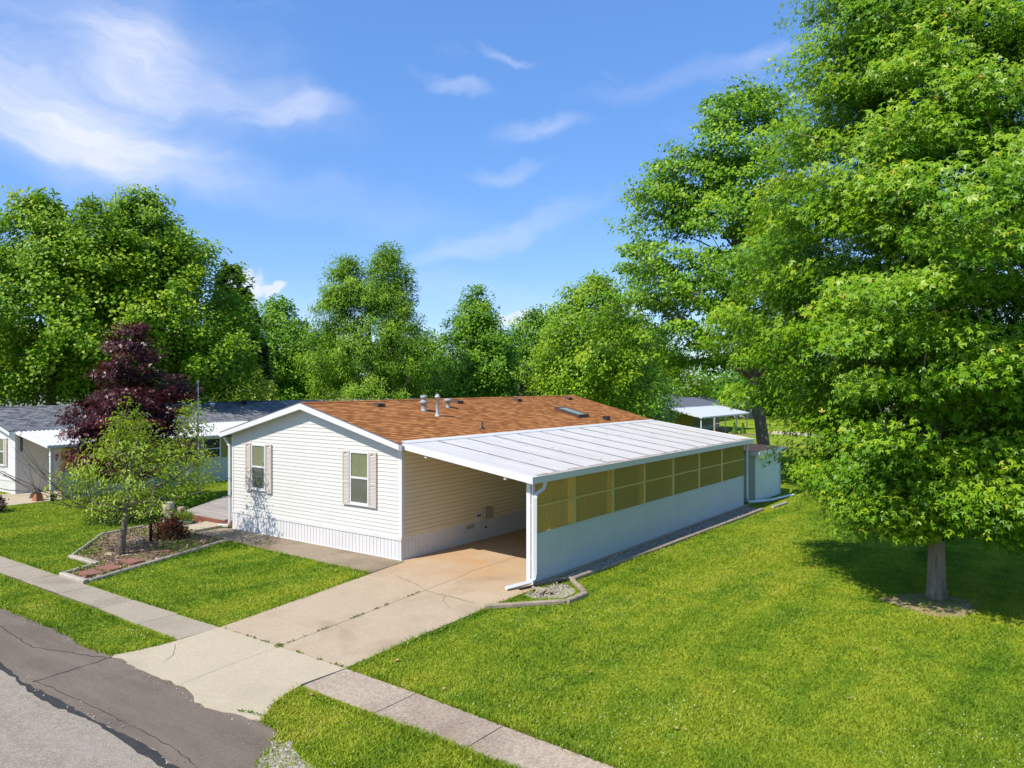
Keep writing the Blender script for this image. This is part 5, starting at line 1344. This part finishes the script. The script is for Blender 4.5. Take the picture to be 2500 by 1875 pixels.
def blades(n, d0, d1, seed):
    R = np.random.default_rng(seed); x, y, D = scatter(n, d0, d1, 1.6, R)
    k = lawn_mask(x + R.normal(0, .02, n), y + R.normal(0, .02, n), R); x, y, D = x[k], y[k], D[k]; n = len(x)
    edge = np.zeros(n, bool); nr = D < 24; xe, ye = x[nr], y[nr]; ed = np.zeros(len(xe), bool)
    for dx, dy in ((.13, 0), (-.13, 0), (0, .13), (0, -.13)):
        for p in EDGE: ed |= in_poly(xe + dx, ye + dy, p)
    edge[nr] = ed
    w = .0058 * (1 + D / 13) * R.uniform(.7, 1.4, n); h = R.uniform(.018, .045, n) * (1 + .35 * np.sin(x * 1.7 + 1.3 * np.sin(y * 1.1)) * np.sin(y * 1.5 + x * .4))
    h *= np.where(edge, 1.75, 1.)
    a = R.random(n) * 2 * math.pi; ln = R.uniform(.4, 1.7, n) * h; b = R.random(n) * 2 * math.pi
    z = ground_z(x, y)
    P = np.stack([np.stack([x - np.cos(a) * w, y - np.sin(a) * w, z - .004], 1), np.stack([x + np.cos(a) * w, y + np.sin(a) * w, z - .004], 1), np.stack([x + np.cos(b) * ln, y + np.sin(b) * ln, z + h], 1)], 1)
    return P, np.clip(R.normal(.5, .2, n) - .3 * edge, 0, 1)
P, t = blades(1600000, 7.2, 46, 5)
tag(fast_mesh('grass', P, 1, 3, [(0, 1, 2)], t, 'blade'), 'mown green grass blades covering the lawns', 'grass', kind='stuff')
# clover heads, fallen leaves
n = 34000; x, y, D = scatter(n, 7.2, 24, 1.2, Rg)
pt = np.sin(x * .9 + 1.2 * np.sin(y * .7)) * np.sin(y * .8 + .9 * np.sin(x * .6)) + .5 * np.sin(2.3 * x - 1.1 * y)
k = lawn_mask(x, y, Rg) & (Rg.random(n) < np.clip(.06 + .30 * pt, .012, .4)); x, y = x[k], y[k]; n = len(x)
co, nv, F = place_leaves(np.stack([x - .012, y, np.full(n, .055)], 1), Rg.normal(0, .35, (n, 3)) + [.2, -.4, .8], Rg.normal(0, 1, (n, 3)), Rg.uniform(.010, .022, n), 'kite')
tag(fast_mesh('clover_flowers', co, len(F), nv, F, np.full(n, .5), 'petal'), 'tiny white clover heads dotted over the lawn', 'clover', kind='stuff')
n = 420; x, y, D = scatter(n, 7.5, 26, 1.2, Rg); k = lawn_mask(x, y, Rg) & (Rg.random(n) < .3); x, y = x[k], y[k]; n = len(x)
co, nv, F = place_leaves(np.stack([x, y, np.full(n, .05)], 1), Rg.normal(0, .4, (n, 3)) + [0, 0, 1], Rg.normal(0, 1, (n, 3)), Rg.uniform(.05, .09, n), 'kite')
tag(fast_mesh('fallen_leaves', co, len(F), nv, F, np.full(n, .5), 'dry_leaf'), 'a few dry tan leaves scattered on the grass', 'leaves', kind='stuff')
# weeds in the joints
L = []
def along(a, b, n, sp, tw=.03):
    a, b = np.array(a), np.array(b); c = Rg.random(14)
    u = np.clip(c[Rg.integers(0, 14, n)] + Rg.normal(0, sp, n), 0, 1)
    return a[None] + (b - a)[None] * u[:, None] + Rg.normal(0, tw, (n, 2)) * .5
W_ = np.concatenate([along((1.05, -5.71), (4.4, -5.71), 160, .01, .025), along((2.76, -5.71), (2.35, -1.7), 230, .012, .03), along((2.76, -5.71), (2.70, -5.68), 90, .2, .07), along((.34, -1.3), (.15, -.1), 40, .05), along((4.45, -7.62), (4.9, -7.5), 60, .08)])
n = len(W_); co, nv, F = place_leaves(np.concatenate([W_, np.full((n, 1), .024)], 1), Rg.normal(0, 1, (n, 3)), Rg.normal(0, .7, (n, 3)) + [0, 0, .5], Rg.uniform(.02, .055, n), 'long')
tag(fast_mesh('joint_weeds', co, len(F), nv, F, np.clip(Rg.normal(.4, .2, n), 0, .9), 'weed'), 'small green weeds growing in the driveway joints', 'weeds', kind='stuff')
# bed: chips and weeds
FL = ((-4.86, -5.30, .31), (-5.02, -4.76, .31), (-5.22, -4.12, .30), (-5.62, -2.99, .17))
def offflag(x, y):
    k = np.ones(x.shape, bool)
    for a, b, r in FL: k &= np.hypot((x - a) * .9, (y - b) * 1.25) > r
    return k
n = 9000; x = Rg.uniform(-10.6, -4.1, n); y = Rg.uniform(-5.7, 0, n); k = in_poly(x, y, BED) & offflag(x, y); x, y = x[k], y[k]; n = len(x)
co, nv, F = place_leaves(np.stack([x, y, np.full(n, .036) + .02 * Rg.random(n)], 1), Rg.normal(0, .45, (n, 3)) + [0, 0, 1], Rg.normal(0, 1, (n, 3)), Rg.uniform(.03, .11, n), 'long')
def chip_mat():
    m, nt, b = new_mat('wood_chip'); at_ = nd(nt, 'ShaderNodeAttribute', attribute_name='tint'); b.inputs['Roughness'].default_value = .9
    nt.links.new(ramp(nt, at_.outputs['Fac'], [(0, (.10, .05, .04)), (.5, (.27, .15, .11)), (1, (.52, .38, .30))]), b.inputs['Base Color']); return m
M['chip'] = chip_mat()
tag(fast_mesh('wood_chips', co, len(F), nv, F, Rg.random(n), 'chip'), 'reddish wood chips covering the garden bed', 'mulch', kind='stuff')
n = 9000; x = Rg.uniform(-10.6, -4.1, n); y = Rg.uniform(-5.7, 0, n); pt = np.sin(2.1 * x + 1.5 * np.sin(1.7 * y)) + np.sin(2.6 * y + .8 * x)
k = in_poly(x, y, BED) & offflag(x, y) & (Rg.random(n) < np.clip(.14 + .55 * (pt + .1), .10, .95)); x, y = x[k], y[k]; n = len(x)
co, nv, F = place_leaves(np.stack([x, y, .03 + .08 * Rg.random(n)], 1), Rg.normal(0, .7, (n, 3)) + [0, 0, .7], Rg.normal(0, .8, (n, 3)) + [0, 0, .2], Rg.uniform(.04, .09, n), 'kite')
tag(fast_mesh('bed_weeds', co, len(F), nv, F, np.clip(Rg.normal(.45, .2, n), 0, .9), 'weed'), 'low green weeds growing through the garden bed', 'weeds', kind='stuff')
n = 5200; c_ = np.array([[4.3 + .0, .5]]); x = Rg.uniform(4.05, 4.75, n); y = Rg.uniform(-.7, 13.2, n)
k = in_poly(x, y, [(4.28, -.65), (4.6, -.75), (5.05, -.35), (5.0, .2), (4.55, .55), (4.25, .35)]) | (in_poly(x, y, [(4.1, .4), (4.45, .9), (4.58, 4), (4.72, 13.2), (4.1, 13.2)]))
x, y = x[k], y[k]
xr = Rg.uniform(-6, 9, 700); e_ = np.interp(xr, [p[0] for p in ROAD_EDGE], [p[1] for p in ROAD_EDGE]); pick = Rg.random(700) < .5
yr = np.where(pick, e_ - np.abs(Rg.normal(0, .07, 700)), -8.92 + Rg.normal(0, .09, 700)); x = np.concatenate([x, xr]); y = np.concatenate([y, yr]); n = len(x)
zz_ = np.where(y < -7.4, .016, .03); szz = np.where(y < -7.4, .5, 1.)
co, nv, F = place_leaves(np.stack([x, y, zz_], 1), Rg.normal(0, .5, (n, 3)) + [0, 0, 1], Rg.normal(0, 1, (n, 3)), szz * Rg.uniform(.03, .07, n), 'kite')
M['pebble'] = pmat('pebble', (.44, .38, .31), (.30, .25, .20), 9, .85)
tag(fast_mesh('pebbles', co, len(F), nv, F, np.full(n, .5), 'pebble'), 'loose pale pebbles in the gravel strip by the carport', 'gravel', kind='stuff')

# ------------------------------------------------------------------ sky, sun, camera
SX, SY = -.20, -.85
el = math.atan(1 / math.hypot(SX, SY)); az = math.atan2(SX, SY)
world = bpy.data.worlds.new('World'); scene.world = world; world.use_nodes = True
nt = world.node_tree; bg = nt.nodes['Background']
sky = nd(nt, 'ShaderNodeTexSky', sky_type='NISHITA'); sky.sun_disc = False
sky.sun_elevation = el; sky.sun_rotation = az; sky.altitude = 200; sky.air_density = 1.0; sky.dust_density = .3; sky.ozone_density = 3.0
hs = nd(nt, 'ShaderNodeHueSaturation'); hs.inputs['Saturation'].default_value = 1.15; hs.inputs['Value'].default_value = 1.15
nt.links.new(sky.outputs[0], hs.inputs['Color'])
SKY_S = .13
blue = nd(nt, 'ShaderNodeMix', data_type='RGBA'); blue.inputs['Factor'].default_value = .46
nt.links.new(hs.outputs[0], blue.inputs['A']); blue.inputs['B'].default_value = (.105 / SKY_S, .262 / SKY_S, .71 / SKY_S, 1)
geo = nd(nt, 'ShaderNodeTexCoord'); sep = nd(nt, 'ShaderNodeSeparateXYZ'); nt.links.new(geo.outputs['Generated'], sep.inputs[0])
def mth(op, a, b=None):
    n = nd(nt, 'ShaderNodeMath', operation=op)
    for s, v in zip(n.inputs, (a, b)):
        if v is None: continue
        if isinstance(v, (int, float)): s.default_value = v
        else: nt.links.new(v, s)
    return n.outputs[0]
azn = mth('ARCTAN2', sep.outputs['X'], sep.outputs['Y']); eln = mth('ARCSINE', sep.outputs['Z'])
comb = nd(nt, 'ShaderNodeCombineXYZ'); nt.links.new(azn, comb.inputs[0]); nt.links.new(eln, comb.inputs[1])
# wispy warp
wn_ = nd(nt, 'ShaderNodeTexNoise'); wn_.inputs['Scale'].default_value = 5.; wn_.inputs['Detail'].default_value = 5; wn_.inputs['Roughness'].default_value = .55
nt.links.new(comb.outputs[0], wn_.inputs['Vector'])
vs = nd(nt, 'ShaderNodeVectorMath', operation='SUBTRACT'); nt.links.new(wn_.outputs['Color'], vs.inputs[0]); vs.inputs[1].default_value = (.5, .5, .5)
vm = nd(nt, 'ShaderNodeVectorMath', operation='SCALE'); nt.links.new(vs.outputs[0], vm.inputs[0]); vm.inputs['Scale'].default_value = .15
va = nd(nt, 'ShaderNodeVectorMath', operation='ADD'); nt.links.new(comb.outputs[0], va.inputs[0]); nt.links.new(vm.outputs[0], va.inputs[1])
st_m = nd(nt, 'ShaderNodeMapping'); st_m.inputs['Scale'].default_value = (3, 17, 1); st_m.inputs['Rotation'].default_value = (0, 0, -.15)
nt.links.new(va.outputs[0], st_m.inputs['Vector'])
streak = ramp(nt, noise(nt, st_m.outputs[0], 1.6, 7, .62), [(.30, .40), (.68, 1.)])
YAW = -0.6349
def aim(px, py):
    a = math.atan((px - 1106) / 1651); return YAW + a, math.atan((829 - py) / 1651 * math.cos(a))
CLOUDS = [(130, 255, 380, 110, -6, .85), (300, 110, 150, 110, 10, .62), (190, 100, 430, 150, 4, .34), (470, 190, 290, 75, -12, .52), (640, 248, 100, 32, 5, .62), (260, 345, 240, 24, -3, .55), (180, 300, 380, 75, -8, .35),
          (975, 168, 105, 20, -3, .46), (1190, 280, 120, 24, -8, .40), (1110, 350, 105, 22, -4, .32), (700, 430, 420, 60, -6, .14), (1090, 100, 80, 16, -8, .28), (1060, 515, 280, 36, 17, .34), (1500, 170, 260, 40, 10, .16), (1640, 110, 90, 26, 5, .20), (900, 640, 700, 60, 2, .16)]
PUFF = [(530, 615, 46, 30, 0, .85), (590, 622, 30, 16, 0, .8), (500, 660, 60, 26, 0, .7), (1170, 690, 60, 24, 3, .85), (1120, 700, 60, 16, 0, .7), (1350, 660, 60, 26, 0, .6)]
def blob(vec, c, soft=1.):
    px, py, w, h, r, k = c; a, e = aim(px, py)
    m = nd(nt, 'ShaderNodeMapping', vector_type='TEXTURE'); m.inputs['Location'].default_value = (a, e, 0); m.inputs['Rotation'].default_value = (0, 0, math.radians(r)); m.inputs['Scale'].default_value = (w / 1651, h / 1651, 1)
    nt.links.new(vec, m.inputs['Vector'])
    l = nd(nt, 'ShaderNodeVectorMath', operation='LENGTH'); nt.links.new(m.outputs[0], l.inputs[0])
    q = nd(nt, 'ShaderNodeMapRange'); q.interpolation_type = 'SMOOTHERSTEP'; q.inputs['From Min'].default_value = 1.25 * soft if soft == 1 else 1.1; q.inputs['From Max'].default_value = .0 if soft == 1 else .55
    q.inputs['To Min'].default_value = 0; q.inputs['To Max'].default_value = k
    nt.links.new(l.outputs['Value'], q.inputs['Value']); return q.outputs['Result']
tot = None
for c in CLOUDS:
    b_ = blob(va.outputs[0], c)
    tot = b_ if tot is None else mth('SUBTRACT', mth('ADD', tot, b_), mth('MULTIPLY', tot, b_))
tot = mth('MULTIPLY', tot, streak)
# a thin scatter of cirrus over the rest of the sky
zen = ramp(nt, noise(nt, st_m.outputs[0], .7, 6, .6), [(.58, 0.), (.85, .22)])
tot = mth('MAXIMUM', tot, zen)
w2 = nd(nt, 'ShaderNodeTexNoise'); w2.inputs['Scale'].default_value = 38; w2.inputs['Detail'].default_value = 4; nt.links.new(comb.outputs[0], w2.inputs['Vector'])
vs2 = nd(nt, 'ShaderNodeVectorMath', operation='SUBTRACT'); nt.links.new(w2.outputs['Color'], vs2.inputs[0]); vs2.inputs[1].default_value = (.5, .5, .5)
vm2 = nd(nt, 'ShaderNodeVectorMath', operation='SCALE'); nt.links.new(vs2.outputs[0], vm2.inputs[0]); vm2.inputs['Scale'].default_value = .035
va2 = nd(nt, 'ShaderNodeVectorMath', operation='ADD'); nt.links.new(comb.outputs[0], va2.inputs[0]); nt.links.new(vm2.outputs[0], va2.inputs[1])
for c in PUFF: tot = mth('MAXIMUM', tot, blob(va2.outputs[0], c, .9))
SKY_S = .13
cm = nd(nt, 'ShaderNodeMix', data_type='RGBA'); nt.links.new(tot, cm.inputs['Factor']); nt.links.new(blue.outputs['Result'], cm.inputs['A'])
cm.inputs['B'].default_value = (.66 / SKY_S, .69 / SKY_S, .80 / SKY_S, 1)
nt.links.new(cm.outputs['Result'], bg.inputs['Color']); bg.inputs['Strength'].default_value = SKY_S

sd = bpy.data.lights.new('sun', 'SUN'); sd.energy = 4.2; sd.angle = math.radians(.53); sd.color = (1., .935, .83)
so_ = bpy.data.objects.new('sun', sd); COL.objects.link(so_)
so_.rotation_euler = Vector((-SX, -SY, -1)).to_track_quat('-Z', 'Y').to_euler()
so_.location = (-10, -40, 50)

cd = bpy.data.cameras.new('camera'); cd.sensor_width = 36; cd.lens = 36 * 1866 / 2500; cd.clip_end = 2000; cd.clip_start = .1
co_ = bpy.data.objects.new('camera', cd); COL.objects.link(co_); co_.location = CAM
co_.rotation_euler = (math.pi / 2 - .0021, 0, -YAW); scene.camera = co_
scene.view_settings.view_transform = 'Standard'; scene.view_settings.look = 'None'; scene.view_settings.exposure = .46; scene.view_settings.gamma = 1
scene.cycles.max_bounces = 10; scene.cycles.diffuse_bounces = 4; scene.cycles.transparent_max_bounces = 12; scene.cycles.use_denoising = True
for o in list(COL.objects):
    if o.parent is None and o.get('label') and not o.get('category'): o['category'] = 'thing'
